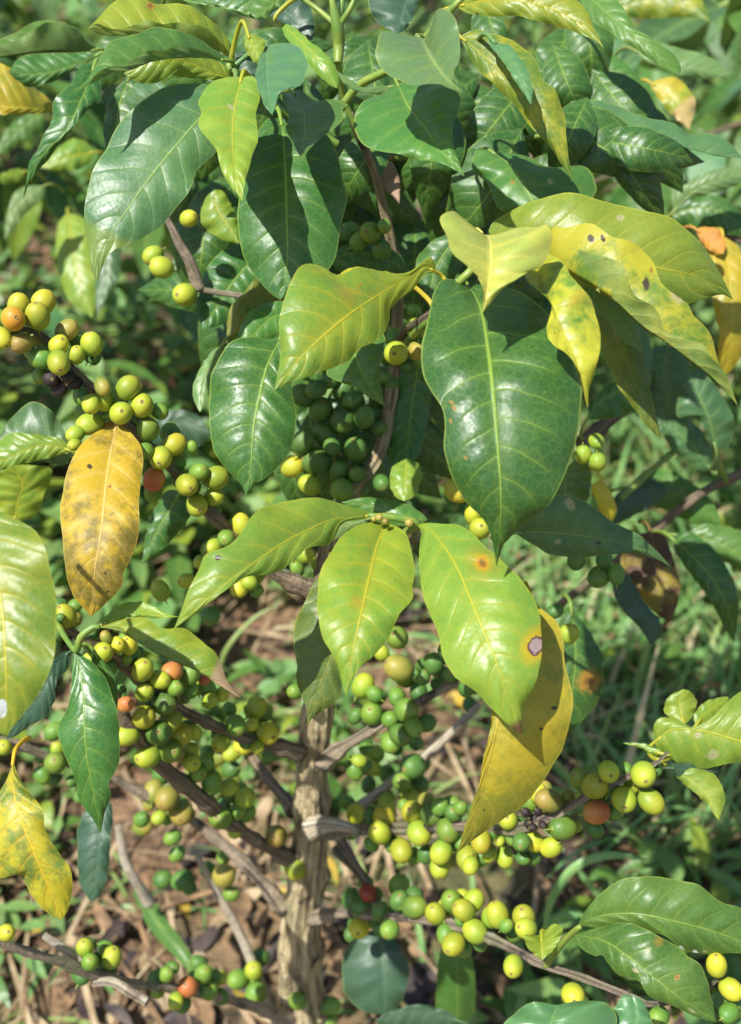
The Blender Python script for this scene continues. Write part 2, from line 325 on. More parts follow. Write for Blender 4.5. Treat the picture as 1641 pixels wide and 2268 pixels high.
# ------------------------------------------------------------------ tubes: trunk, branches, twigs
def tube(pts, rad, seg=14, n=60, rough=.12, knots=(), freq=60, ridge=0):
    """pts: world points, rad: radius at each; lumpy bark skin"""
    q = spline(np.c_[np.asarray(pts, float), np.asarray(rad, float)], n); c, r = q[:, :3], np.maximum(q[:, 3], 4e-4)
    # even out by true length
    t = np.gradient(c, axis=0); t /= np.linalg.norm(t, axis=1)[:, None]+1e-9
    a = np.cross(t[0], [.3, .2, .9]); a /= np.linalg.norm(a); V = []; U = []; F = []; ln = 0
    for i in range(n):
        a = a - t[i]*(a @ t[i]); a /= np.linalg.norm(a); b2 = np.cross(t[i], a)
        if i: ln += np.linalg.norm(c[i]-c[i-1])
        rk = r[i]*(1 + sum(am*math.exp(-((ln-kp)/kw)**2) for kp, kw, am in knots))
        for j in range(seg):
            an = 2*math.pi*j/seg; d = math.cos(an)*a + math.sin(an)*b2
            s = 1 + rough*(noise.noise(Vector(c[i]*freq*.35 + d*2.2)) + .6*noise.noise(Vector(c[i]*freq + d*3)))
            s += ridge*(abs(noise.noise(Vector((math.cos(an)*4.5, math.sin(an)*4.5, ln*11)))) - .25 + .5*noise.noise(Vector((math.cos(an)*9, math.sin(an)*9, ln*20)))) if ridge else 0
            V.append(c[i] + d*rk*s); U.append((j/seg, ln))
    for i in range(n-1):
        for j in range(seg):
            k = (j+1) % seg; F.append((i*seg+j, i*seg+k, (i+1)*seg+k, (i+1)*seg+j))
    k0 = len(V); V += [c[0], c[-1]]; U += [(0, 0), (0, ln)]
    for j in range(seg):
        k = (j+1) % seg; F += [(k0, k, j), (k0+1, (n-1)*seg+j, (n-1)*seg+k)]
    return V, F, U, q
def join(parts):
    V = []; F = []; U = []
    for v, f, u in parts:
        k = len(V); V += list(v); U += list(u); F += [tuple(i+k for i in g) for g in f]
    return V, F, U

plant = empty('coffee_plant', P(690, 2420, 1.10)); tag(plant, 'large coffee plant in front with peeling tan trunk, glossy leaves and green and yellow cherries', 'coffee plant')
SKEL = []                                             # (world point, radius, branch object)
def branch(name, pts, mat, label=None, rough=.12, knots=(), n=60, seg=12, parent=plant, freq=60, ridge=0):
    """pts: (x, y, depth, half width in photo units)"""
    p = np.array(pts, float); wpt = P(p[:, 0], p[:, 1], p[:, 2]); rad = p[:, 3]*K*p[:, 2]*(1 if name == 'trunk' or mat == GREEN else .84)
    if name == 'branch' and mat != GREEN: rad[0] *= 1.5
    V, F, U, q = tube(wpt, rad, seg, n, rough, knots, freq, ridge)
    o = link(name, V, F, mat, parent=parent, origin=wpt[0], uv=U)
    if label: o['label'] = label
    for k in range(0, n, 2): SKEL.append((q[k, :3], q[k, 3], o))
    return o
kn = [(x*.085+.03, .008, .22) for x in range(14)]
trunk = branch('trunk', [(688,2440,1.11,50),(676,2300,1.07,47),(664,2150,1.03,43),(668,2010,.985,40),(686,1860,.94,35),(692,1700,.895,32),(702,1580,.865,29),(712,1400,.825,27),(722,1230,.805,19),(765,1110,.80,15),(835,1010,.81,14),(864,900,.815,13),(876,780,.81,12),(878,620,.79,11),(840,420,.76,9),(775,250,.725,7)], BARK, rough=.22, knots=kn, n=190, seg=56, freq=45, ridge=.32)
branch('branch', [(790,285,.73,7),(762,220,.72,7),(750,150,.705,8),(748,110,.70,9)], GREEN)
KN = [(x*.035+.02, .0045, .30) for x in range(20)]
bUL = branch('branch', [(705,1312,.80,22),(610,1272,.785,16),(540,1205,.77,14),(450,1122,.75,16),(385,1045,.735,12),(300,955,.72,12),(225,880,.71,13),(165,822,.70,12),(85,738,.69,9),(0,728,.68,5),(-40,720,.68,4)], BRANCH, knots=KN)
bL1 = branch('branch', [(668,1668,.875,17),(560,1640,.85,14),(480,1610,.825,14),(380,1560,.79,14),(297,1492,.765,17),(245,1455,.75,16),(190,1420,.735,13),(120,1375,.72,10),(40,1330,.70,7),(-40,1290,.68,5)], BRANCH, knots=KN)
bL2 = branch('branch', [(650,1905,.945,19),(600,1880,.92,16),(520,1830,.885,18),(430,1755,.84,21),(370,1708,.815,20),(310,1640,.785,20),(265,1570,.765,16),(245,1510,.755,10)], BRANCH, knots=KN)
branch('branch', [(652,1795,.93,17),(622,1758,.945,15),(585,1715,.96,15),(555,1670,.975,13),(525,1630,.99,9)], BRANCH)
branch('branch', [(630,2010,.985,18),(590,1965,.975,17),(541,1913,.965,16),(470,1850,.955,13),(400,1800,.945,11),(320,1760,.93,12),(240,1722,.915,10),(120,1680,.89,11),(40,1650,.87,12),(-30,1630,.86,10)], TANB, knots=KN)
bR = branch('branch', [(705,1838,.925,20),(790,1838,.895,15),(900,1834,.86,14),(1010,1830,.825,13),(1090,1838,.80,13),(1160,1832,.78,16),(1240,1800,.765,11),(1320,1752,.75,13),(1380,1725,.74,9),(1450,1692,.73,6),(1480,1665,.725,4)], TANB, knots=KN)
stub = branch('branch', [(690,1836,.905,20),(730,1826,.885,18),(770,1832,.87,13),(795,1845,.865,9)], DEADB, 'broken pale stub of a branch', rough=.2, ridge=.3, seg=24)
branch('branch', [(745,1870,.92,18),(790,1925,.915,14),(828,1985,.91,11),(845,2010,.91,7)], BRANCH)
bR2 = branch('branch', [(690,2035,.98,15),(760,2022,.935,13),(840,2030,.89,12),(920,2035,.855,11),(1010,2050,.82,12),(1090,2080,.795,13),(1150,2110,.78,11),(1210,2140,.765,10),(1290,2165,.75,9),(1380,2200,.735,9),(1450,2225,.72,8),(1560,2190,.71,6),(1610,2150,.71,4)], TANB, knots=KN)
bR3 = branch('branch', [(715,1690,.88,20),(760,1655,.865,17),(815,1622,.85,13),(913,1562,.83,12),(1012,1511,.81,10),(1060,1490,.80,8)], TANB, knots=KN)
branch('branch', [(780,1800,.955,12),(830,1760,.96,12),(880,1722,.965,12),(960,1660,.975,11),(1062,1560,.985,9)], DEADB, 'pale bare twig without leaves or cherries')
bBL = branch('branch', [(655,2260,1.05,18),(559,2228,.99,14),(470,2205,.94,12),(392,2190,.90,11),(307,2180,.87,11),(215,2160,.835,16),(150,2135,.815,13),(85,2116,.80,12),(0,2088,.78,12),(-60,2065,.77,10)], TANB, knots=KN)
branch('branch', [(218,2162,.835,9),(181,2128,.83,11),(140,2100,.825,12),(97,2072,.82,10)], DEADB, 'short grey broken twig')
branch('branch', [(208,2175,.835,9),(250,2175,.83,12),(290,2198,.825,13),(326,2220,.82,12)], DEADB, 'short cream broken twig with a cut end')
branch('branch', [(616,2262,1.06,12),(580,2190,1.05,14),(545,2100,1.04,13),(500,2010,1.03,12),(455,1930,1.02,9),(432,1890,1.015,7)], DEADB, 'long pale bare stick leaning beside the trunk')
branch('branch', [(330,2000,1.15,12),(300,1950,1.13,13),(275,1900,1.12,12),(262,1830,1.11,10)], DEADB, 'curved pale bare stick behind the left branches')
bNode = branch('branch', [(745,1270,.80,9),(830,1215,.74,9),(905,1175,.675,9),(925,1161,.662,11),(880,1147,.657,9),(830,1143,.655,7),(815,1140,.655,4)], GREEN)
bGF = branch('branch', [(880,800,.81,11),(915,742,.72,9),(975,690,.67,9),(1008,635,.655,9),(1040,602,.65,9),(1075,560,.66,6)], GREEN)
branch('branch', [(878,800,.81,8),(890,740,.74,9),(950,700,.685,13),(985,672,.67,10)], BRANCH)
branch('branch', [(741,800,.75,9),(690,735,.74,7),(640,700,.735,6),(622,745,.72,5)], GREEN)
branch('branch', [(748,320,.72,9),(640,255,.705,8),(570,205,.69,7),(520,170,.68,8),(505,140,.675,6)], GREEN)
branch('branch', [(748,250,.715,9),(795,190,.705,9),(868,150,.69,9),(940,85,.675,8),(1010,10,.66,7),(1040,-20,.66,4)], GREEN)
branch('branch', [(870,350,.79,7),(990,345,.81,6),(1150,310,.80,6),(1260,290,.78,5)], GREEN)
branch('branch', [(1075,560,.66,5),(1180,570,.67,5),(1290,610,.68,5),(1330,690,.69,4)], GREEN)
branch('branch', [(748,140,.70,10),(750,100,.70,13),(747,60,.695,14),(735,0,.69,7),(730,-40,.69,5)], GREEN)
branch('branch', [(747,58,.695,6),(705,22,.70,6),(660,-10,.70,5)], GREEN)
branch('branch', [(750,58,.695,7),(775,20,.69,6),(792,-20,.69,5)], GREEN)
branch('branch', [(748,52,.695,7),(757,10,.70,6),(758,-30,.70,5)], GREEN)
branch('branch', [(125,1378,.72,8),(150,1420,.70,6),(170,1440,.69,7),(178,1412,.685,8),(205,1390,.685,8),(222,1388,.685,5)], GREEN)
branch('branch', [(440,640,.80,13),(420,580,.79,15),(400,545,.785,13),(378,500,.78,10),(360,470,.78,7)], TANB)
branch('branch', [(750,640,.76,9),(600,660,.78,8),(500,650,.795,8),(438,640,.80,8)], TANB)
branch('branch', [(1210,2140,.765,8),(1245,2090,.74,7),(1275,2060,.72,7),(1285,2052,.715,5)], GREEN)

# ------------------------------------------------------------------ leaves
def leaf_mesh(mid, L, R, dep, droop=(.28,.28), wav=.0, quilt=.00075, nv=46, ns=8, nveins=9, camber=.08):
    n = nv+1
    m = spline(mid, n); b0, t0 = np.asarray(mid[0], float), np.asarray(mid[-1], float)
    l = spline(np.vstack([b0, L, t0]), n); r = spline(np.vstack([b0, R, t0]), n)
    nz = lambda k: np.array([noise.noise(Vector((i/n*9*k, rs, 0))) + .6*noise.noise(Vector((i/n*21*k, rs, 5))) for i in range(n)])[:, None]*np.minimum(1, 5*np.minimum(np.linspace(0, 1, n), 1-np.linspace(0, 1, n)))[:, None]
    rs = rng.uniform(0, 50)
    for ed in (l, r):
        rs += 7; dv = ed - m; ed += dv/(np.linalg.norm(dv, axis=1)[:, None]+1e-6)*nz(1)*3.2
    d = spline(np.c_[np.linspace(0, 1, len(dep)), np.asarray(dep)], n)[:, 1]
    s = np.linspace(-1, 1, 2*ns+1); t = np.linspace(0, 1, n); a = np.abs(s)[None, :]
    e = np.where((s < 0)[None, :, None], l[:, None, :], r[:, None, :]); xy = m[:, None, :]*(1-a[..., None]) + e*a[..., None]
    hw = np.stack([np.linalg.norm(l-m, axis=1), np.linalg.norm(r-m, axis=1)], 1)*K*d.mean()
    hw = np.minimum(hw, .05)
    env = np.minimum(1, 3.2*np.minimum(t, 1-t))
    off = np.where((s < 0)[None, :], (droop[0] if droop[0] is not None else 0)*hw[:, :1], droop[1]*hw[:, 1:])
    dd = d[:, None] + off*a**1.5 - camber*np.where((s < 0)[None, :], hw[:, :1], hw[:, 1:])*4*a*(1-a)
    ph = rng.uniform(0, 9)
    dd = dd + (.0022*min(1, float(hw.max())/.022)*env*(np.sin(t*17+ph)+.6*np.sin(t*31+2*ph)))[:, None]*a**2*np.where(s < 0, 1, -1)[None, :]
    X = P(xy[..., 0], xy[..., 1], dd)
    gu = np.gradient(X, axis=0); gs = np.gradient(X, axis=1); N = np.cross(gu, gs); NA = N.copy(); N /= np.linalg.norm(N, axis=2)[..., None]+1e-12
    # cells between the lateral veins arch up
    q = (t[:, None] - .15*a**1.35)*nveins + np.where(s > 0, .37, 0)[None, :]
    cell = np.abs((q % 1)-.5)*2
    Lw = NA[:, :ns]; vis = (CP - X[:, :ns]); sgn = 1 if (Lw*vis).sum() > 0 else -1
    X = X + sgn*N*(quilt*1.15*min(1, float(hw.max())/.024)**1.2*(cell**.6-.5)*np.minimum(1, 3*a)*(1-a**4)*env[:, None])[..., None]
    U = np.stack(np.broadcast_arrays((s[None, :]+1)/2, t[:, None]), 2).reshape(-1, 2)
    c = 2*ns+1; F = []
    for i in range(nv):
        for j in range(2*ns):
            f = (i*c+j, (i+1)*c+j, (i+1)*c+j+1, i*c+j+1); F.append(f if sgn > 0 else f[::-1])
    return X.reshape(-1, 3), F, U, X
def nearest(p):
    p = np.asarray(p); bd, bi = 9, None
    for q, r, o in SKEL:
        dd = np.linalg.norm(q-p)
        if dd < bd: bd, bi = dd, (q, r, o)
    return bd, bi
NLEAF = [0]
def leaf(pal, dep, mid, L, R, label=None, spots=(), tip=None, droop=(.28,.28), under=False, pet=True, quilt=.00075, nveins=9, parent=None, camber=.08):
    Lpx = sum(math.dist(a, b) for a, b in zip(mid, mid[1:])); small = Lpx < 200
    if small: nveins = 5 if Lpx < 130 else 7
    V, F, U, X = leaf_mesh(mid, L, R, dep, droop, quilt=quilt, nveins=nveins, camber=camber)
    if under: F = [f[::-1] for f in F]
    c = X.shape[1]//2; lng = np.linalg.norm(np.diff(X[:, c], axis=0), axis=1).sum(); wid = (np.linalg.norm(X[:, c]-X[:, 0], axis=1) + np.linalg.norm(X[:, c]-X[:, -1], axis=1)).max()
    sp = []
    if spots:
        px, py, dz = proj(V)
        for sx, sy, sr, kind in spots:
            i = int(np.argmin((px-sx)**2 + (py-sy)**2)); sp.append((float(U[i, 0]), float(U[i, 1]), sr*K*float(dz[i]), kind))
    NLEAF[0] += 1
    mat = leaf_mat(pal, sp, tip, key=(f'{pal} spotted {NLEAF[0]}' if spots or tip else f'{pal} {nveins}'), wid=float(wid), lng=float(lng), nveins=nveins, relief=.35 if small else 1.0)
    bd, (q, r, o) = nearest(X[0, c])
    parts = [(V, F, U)]
    if pet and bd > .003:                                # the stalk back to its twig
        b0 = X[0, c]; tg = X[0, c]-X[3, c]; tg /= np.linalg.norm(tg)+1e-9
        h = min(bd*.5, .02)
        if bd > .03: q = b0 + tg*.012 + FW*.022 - np.array([0, 0, .004]); h = .008
        v, f, u, _ = tube([b0 - tg*.006, b0 + tg*h*.6, b0*.45 + q*.55 + tg*h*.5, q], [.0009, .0012, .0014, .0016], 8, 14, .02)
        parts.append((v, f, [(.5, .02)]*len(v)))
    V, F, U = join(parts)
    ob = link('leaf', V, F, mat, parent=parent or o, origin=X[0, c], uv=U)
    if label: ob['label'] = label
    return ob
# every leaf: palette, depths base..tip, midrib, one edge, other edge (photo points)
leaf('deep', [.660,.645,.636,.636], [(500,200),(445,259),(341,382),(290,453),(225,552),(213,628)], [(440,185),(375,191),(320,218),(269,269),(235,327),(205,378),(187,470),(194,532)], [(497,260),(482,330),(436,378),(423,419),(375,477),(351,508),(290,539),(240,566)], tip=(.80,(.14,.21,.035)), droop=(.20,.22), camber=.03)
leaf('lime', [.65,.63,.60,.59], [(536,170),(530,190),(516,273),(518,358),(530,420),(537,446)], [(500,172),(467,184),(440,225),(447,249),(441,283),(477,331),(498,392)], [(555,168),(567,177),(575,215),(567,252),(572,300),(561,338),(544,399)], droop=(.35,.35), spots=[(515,238,9,'pale')])
leaf('dark', [.69,.668,.66,.66], [(621,262),(625,280),(631,358),(635,477),(637,559),(632,620),(621,664)], [(585,270),(545,350),(530,420),(526,480),(533,540),(550,590),(585,635),(605,655)], [(660,270),(700,280),(725,300),(749,344),(759,402),(768,440),(752,504),(745,559),(722,605),(680,635),(640,656)], quilt=.0016)
leaf('mid', [.68,.65,.625,.60], [(648,205),(660,220),(672,245),(674,290),(669,355)], [(630,205),(622,215),(640,249),(635,286),(653,324)], [(665,200),(698,223),(732,220),(770,232),(759,242),(756,269),(722,297),(688,327)], droop=(-.2,-.1))
leaf('blue', [.66,.62,.59,.58], [(588,104),(590,140),(592,170),(594,205),(603,255)], [(580,110),(575,130),(566,170),(577,215),(590,240)], [(600,98),(626,95),(660,102),(681,130),(680,155),(667,188),(640,195),(619,208),(610,235)], droop=(.1,-.1), quilt=.0014)
leaf('mid', [.67,.64,.62,.61], [(507,135),(460,130),(409,128),(341,136),(290,155),(239,167),(205,184),(163,206)], [(460,99),(409,72),(341,60),(283,82),(245,92),(222,126),(205,157),(182,188)], [(480,128),(450,113),(399,102),(361,113),(327,113),(283,140),(245,147),(218,160),(191,191)], droop=(.5,-.5))
leaf('limey', [.69,.67,.66,.65], [(515,126),(430,92),(340,72),(252,80),(194,65)], [(505,85),(450,30),(400,8),(350,10),(300,-8),(255,2),(222,35)], [(490,95),(460,65),(402,49),(361,55),(331,44),(290,58),(249,65),(215,52)], droop=(.5,-.45), spots=[(330,12,8,'brown')])
leaf('lime', [.68,.67,.66,.66], [(512,172),(494,170),(440,148),(392,131),(330,136),(274,163)], [(490,140),(430,115),(370,110),(310,130)], [(495,180),(477,180),(419,171),(372,172),(338,186),(297,179)])
leaf('mid', [.82,.80,.79,.78], [(218,111),(170,116),(85,118),(0,128),(-60,142)], [(170,62),(109,45),(68,50),(34,72),(0,86),(-30,95)], [(190,90),(177,72),(150,52),(109,48),(89,55),(68,70),(34,90),(0,98),(-30,108)], droop=(.4,-.3))
leaf('dark', [.86,.85,.84], [(225,118),(150,150),(80,165),(20,160)], [(170,118),(85,120),(40,130)], [(190,140),(130,175),(72,192),(40,180)])
leaf('yellow', [.88,.86,.85,.84], [(120,241),(60,240),(0,238),(-80,236)], [(112,222),(82,198),(44,164),(0,140),(-50,125)], [(100,250),(50,254),(0,254),(-50,254)], 'yellow leaf at the far left edge')
leaf('dark', [.76,.74,.74,.75], [(210,144),(185,210),(147,290),(102,334),(65,385),(50,443)], [(190,140),(174,153),(160,184),(119,222),(112,273),(65,361),(57,409)], [(222,177),(222,218),(191,246),(147,300),(102,358),(68,402)], droop=(.1,.5))
leaf('dark', [.78,.77,.77], [(290,165),(265,230),(255,330),(268,420)], [(262,190),(235,235),(230,300),(243,380)], [(330,200),(345,260),(325,350)])
leaf('deep', [.76,.77,.78], [(380,200),(350,210),(300,240),(270,290)], [(330,170),(285,200),(265,250)], [(385,240),(340,290),(300,310)])
leaf('dark', [.66,.595,.575,.575,.595], [(1034,630),(1052,655),(1068,696),(1083,791),(1093,883),(1100,968),(1106,1040),(1109,1091),(1108,1160),(1100,1255)], [(1000,618),(977,620),(960,648),(950,696),(933,777),(937,832),(954,866),(977,900),(984,934),(984,985),(998,1050),(1018,1091),(1039,1119),(1073,1153),(1090,1198)], [(1090,632),(1150,645),(1200,680),(1230,720),(1262,780),(1287,849),(1288,883),(1283,941),(1266,1010),(1246,1064),(1225,1105),(1212,1122),(1167,1156),(1133,1187),(1113,1210)], 'largest dark green leaf with rusty specks, hanging in the centre', quilt=.0019, nveins=10, spots=[(1003,890,7,'brown'),(1012,905,7,'brown'),(997,940,5,'brown'),(1031,1007,5,'brown')])
leaf('limey', [.66,.635,.605,.59,.59], [(968,605),(940,590),(905,612),(848,648),(780,692),(694,764),(640,822),(606,866)], [(953,568),(900,606),(838,600),(793,592),(746,609),(718,592),(677,583),(650,613),(619,696),(621,764),(617,818)], [(970,608),(943,606),(916,641),(868,679),(861,713),(841,750),(797,771),(773,798),(746,812),(694,829),(653,843)], droop=(.25,.3), spots=[(775,655,22,'orange'),(800,632,6,'brown'),(706,838,7,'pale')])
leaf('yellow', [.67,.66,.655,.65], [(880,625),(830,622),(790,622),(740,625)], [(862,604),(838,599),(793,591),(762,600)], [(850,640),(800,645),(760,640)], 'yellow curled lobe of a leaf')
leaf('pale', [.615,.59,.575,.57,.565,.565], [(1060,512),(1084,530),(1088,560),(1087,594),(1080,640),(1068,691)], [(1035,495),(1003,466),(974,483),(991,525),(1001,559),(1036,590),(1055,608),(1069,645)], [(1082,522),(1143,505),(1190,503),(1212,498),(1225,532),(1201,587),(1167,604),(1116,638),(1086,672)], 'pale yellow leaf with a curled left lobe, above the largest dark leaf', droop=(-.25,.25), quilt=.001)
leaf('lime', [.66,.64,.635,.64,.66], [(1078,528),(1180,522),(1300,545),(1400,572),(1457,593),(1525,607),(1594,636),(1624,665)], [(1085,503),(1102,484),(1167,450),(1249,426),(1304,436),(1389,460),(1478,477),(1518,505),(1559,546),(1595,605)], [(1120,560),(1220,600),(1320,640),(1420,670),(1490,678),(1532,671),(1596,652)], quilt=.0016, spots=[(1373,484,8,'pale')])
leaf('yelspot', [.645,.62,.61,.61,.615], [(1203,558),(1259,604),(1321,644),(1372,679),(1423,726),(1474,757),(1525,798),(1570,832),(1604,866),(1634,898)], [(1218,506),(1252,505),(1287,496),(1317,498),(1355,525),(1399,535),(1426,559),(1448,585),(1466,630),(1525,672),(1532,695),(1573,740),(1590,798),(1608,849)], [(1240,546),(1293,557),(1355,573),(1382,590),(1392,620),(1409,655),(1447,679),(1460,702),(1474,733),(1518,750),(1559,764),(1573,791),(1604,822)], 'long twisted yellow and green leaf with dark spots', droop=(.15,-.45), spots=[(1304,535,7,'dot'),(1331,523,6,'dot'),(1436,632,11,'dot'),(1436,596,6,'brown'),(1500,655,16,'pale')])
leaf('yelspot', [.625,.585,.575,.57,.575], [(1185,590),(1205,630),(1235,715),(1268,785),(1290,850),(1302,904)], [(1163,612),(1188,641),(1213,661),(1222,682),(1210,730),(1225,764),(1252,781),(1280,818),(1292,868)], [(1208,562),(1246,579),(1266,614),(1304,655),(1317,689),(1330,743),(1327,784),(1314,832),(1305,862)], 'yellow-mottled leaf overlapping the largest dark leaf', droop=(-.2,.35), spots=[(1277,655,13,'orange'),(1230,740,4,'brown')])
leaf('lime', [.66,.635,.61,.595,.595], [(829,1142),(773,1146),(729,1153),(677,1177),(626,1204),(541,1262),(480,1310),(385,1393)], [(810,1131),(763,1118),(700,1103),(640,1108),(590,1122),(559,1143),(525,1190),(501,1211),(457,1228),(440,1262),(416,1306),(400,1355)], [(800,1152),(759,1158),(742,1187),(722,1208),(684,1214),(657,1235),(636,1255),(602,1272),(551,1276),(525,1291),(477,1325),(432,1360)], quilt=.001, spots=[(479,1235,7,'dot')])
leaf('limey', [.66,.625,.60,.59,.59], [(853,1158),(834,1211),(817,1283),(800,1358),(783,1436),(773,1494),(767,1543)], [(824,1157),(786,1167),(759,1184),(732,1225),(708,1272),(703,1337),(711,1402),(732,1443),(749,1480),(759,1521)], [(868,1161),(896,1178),(909,1208),(919,1266),(913,1300),(915,1322),(902,1341),(882,1364),(861,1412),(831,1450),(797,1480),(779,1512)], 'light green leaf pointing straight down in the middle', spots=[(795,1335,14,'orange'),(860,1286,2.5,'pale')])
leaf('lime', [.66,.62,.595,.585,.59], [(923,1162),(950,1171),(984,1211),(1015,1262),(1042,1327),(1073,1402),(1097,1460),(1123,1540),(1155,1627)], [(935,1180),(930,1197),(928,1255),(937,1317),(957,1375),(974,1412),(981,1457),(1012,1501),(1059,1538),(1090,1572),(1132,1610)], [(945,1158),(984,1161),(1018,1163),(1053,1187),(1073,1211),(1100,1230),(1113,1245),(1150,1279),(1174,1313),(1195,1358),(1200,1409),(1196,1467),(1184,1518),(1160,1559),(1155,1600)], 'green and yellow leaf with a brown spot and a pinkish dead patch', quilt=.0018, tip=(.985,(.12,.05,.03)), spots=[(1068,1244,10,'rust'),(1184,1424,19,'pink'),(1060,1245,36,'orange')])
leaf('gold', [.66,.628,.615,.625,.655], [(1120,1300),(1130,1400),(1122,1500),(1103,1590),(1083,1680),(1060,1770),(1036,1840),(1014,1887)], [(1105,1330),(1095,1420),(1088,1500),(1088,1590),(1072,1678),(1057,1746),(1034,1815)], [(1164,1286),(1188,1337),(1235,1381),(1249,1426),(1250,1460),(1268,1538),(1266,1586),(1249,1654),(1235,1678),(1205,1729),(1160,1784),(1126,1808),(1085,1834),(1046,1862)], 'large golden yellow leaf hanging beneath the spotted green one', quilt=.001, spots=[(1075,1790,4,'dot'),(1160,1340,5,'dot'),(1225,1560,5,'dot'),(1190,1620,4,'dot')])
leaf('olive', [.70,.685,.68,.68], [(735,1260),(745,1350),(738,1440),(715,1500),(698,1545),(681,1606)], [(705,1279),(681,1317),(657,1375),(650,1419),(659,1477),(655,1501),(667,1542),(680,1570)], [(765,1300),(775,1380),(765,1450),(757,1521),(752,1548),(718,1572),(694,1588)])
leaf('mid', [.68,.69,.69], [(928,1160),(870,1136),(810,1118),(755,1112)], [(945,1148),(910,1122),(860,1106),(805,1102)], [(890,1165),(830,1150),(790,1135)])
leaf('light', [.67,.675,.69], [(830,1145),(780,1158),(735,1175),(695,1200)], [(800,1143),(760,1150),(725,1168)], [(800,1165),(770,1180),(730,1200)])
leaf('goldbr', [.715,.69,.67,.665,.68], [(258,940),(245,1003),(235,1071),(225,1170),(211,1255),(205,1324),(201,1366)], [(211,958),(174,992),(147,1054),(136,1112),(134,1153),(147,1272),(160,1317),(182,1343)], [(280,950),(307,979),(318,1013),(310,1071),(307,1119),(309,1163),(300,1218),(273,1266),(275,1289),(252,1320),(217,1352)], 'brown-mottled golden leaf with a pale wide midrib, hanging on the left', quilt=.0012, spots=[(247,1080,6,'brown'),(235,1273,4,'dot'),(237,1310,5,'dot'),(200,1030,7,'dot')])
leaf('rust', [.725,.72,.72], [(258,944),(243,942),(222,962)], [(245,932),(230,938)], [(248,955),(235,965)])
leaf('limey', [.565,.548,.54,.535,.54], [(-70,1090),(-25,1200),(2,1330),(12,1450),(14,1560),(8,1626)], [(-130,1150),(-170,1250),(-175,1400),(-110,1560),(-40,1610)], [(0,1128),(44,1153),(78,1177),(102,1218),(113,1266),(124,1337),(123,1409),(118,1453),(102,1504),(82,1542),(51,1583),(25,1614)], droop=(.05,.12), camber=.03, label='large shiny yellow-green leaf close to the viewer at the left edge', quilt=.0022, spots=[(2,1570,26,'white')])
leaf('slate', [.70,.68,.68,.69], [(160,1440),(125,1470),(100,1520),(60,1580),(14,1636)], [(130,1450),(95,1490),(60,1550),(28,1605)], [(148,1480),(126,1508),(119,1555),(102,1586),(68,1607),(34,1631)])
leaf('dark', [.695,.685,.68,.685,.695], [(163,1428),(174,1467),(182,1528),(186,1596),(191,1671),(198,1712),(213,1791),(223,1846)], [(163,1446),(158,1504),(152,1562),(128,1610),(136,1654),(147,1681),(170,1739),(172,1767),(205,1813)], [(180,1450),(205,1467),(239,1511),(262,1596),(266,1630),(262,1695),(242,1736),(245,1760),(230,1808)], quilt=.0008)
leaf('dark', [.70,.705,.71], [(205,1440),(232,1480),(252,1530),(258,1590)], [(218,1450),(250,1490),(262,1540)], [(205,1470),(225,1520),(245,1570)])
leaf('limey', [.685,.67,.665,.67], [(218,1390),(260,1397),(307,1424),(341,1445),(392,1468),(443,1490),(490,1522),(532,1546)], [(245,1381),(283,1368),(327,1368),(361,1392),(409,1392),(443,1416),(477,1450),(491,1477),(507,1513)], [(260,1388),(297,1417),(358,1420),(392,1440),(426,1466),(455,1492),(501,1526)], 'yellow-green folded leaf with a dry tan tip', droop=(.5,-.2), tip=(.80,(.42,.29,.17)))
leaf('lime', [.69,.69,.685,.68], [(216,1389),(252,1372),(290,1358),(340,1362),(398,1366)], [(239,1358),(273,1337),(310,1332),(341,1344),(370,1360)], [(245,1384),(283,1368),(310,1366),(350,1370)])
leaf('dark', [.705,.69,.682,.684], [(628,735),(619,752),(592,811),(575,876),(561,951),(555,1036),(545,1098)], [(600,750),(560,745),(511,757),(477,811),(464,866),(467,968),(477,1006),(505,1043),(533,1072)], [(640,780),(645,856),(657,917),(653,961),(636,1009),(592,1057),(562,1072)], quilt=.0020)
leaf('mid', [.725,.72,.715,.71], [(650,690),(600,705),(560,745),(520,803)], [(630,666),(575,675),(541,706),(525,755)], [(652,722),(616,745),(575,767),(541,795)])
leaf('olive', [.77,.76,.76], [(610,625),(565,650),(525,700),(501,762)], [(585,603),(545,640),(508,690)], [(615,655),(570,690),(530,735)])
leaf('dark', [.82,.81,.80], [(575,560),(520,620),(480,680),(450,730)], [(530,540),(475,570),(442,630),(436,690)], [(590,620),(560,670),(500,715)], quilt=.0018)
leaf('light', [.755,.745,.74], [(494,762),(465,810),(450,860),(443,913)], [(470,778),(443,815),(426,865),(434,898)], [(488,790),(474,815),(465,870),(456,897)])
leaf('mid', [.69,.665,.65,.65], [(768,735),(786,785),(814,849),(852,899)], [(740,770),(722,822),(742,842),(787,859),(824,884)], [(848,740),(843,798),(842,850)])
leaf('dark', [.80,.81,.81,.80], [(930,790),(915,880),(905,960),(897,1038)], [(890,820),(870,900),(862,968),(870,1030)], [(965,810),(954,883),(945,944),(928,1005)])
leaf('lime', [.79,.78,.775], [(900,1015),(898,1060),(895,1110)], [(868,1035),(864,1070),(874,1100)], [(928,1030),(931,1065),(918,1098)], pet=False)
leaf('light', [.665,.62,.60,.585,.575], [(925,80),(937,92),(957,130),(984,168),(1010,192),(1027,206)], [(895,78),(848,70),(834,99),(834,133),(848,157),(882,177),(916,188),(967,186),(1000,197)], [(945,84),(957,52),(972,18),(1001,31),(1015,68),(1018,130),(1006,160),(1014,186)], 'grey-green leaf with two upturned lobes near the top', droop=(-.15,-.35), quilt=.0015)
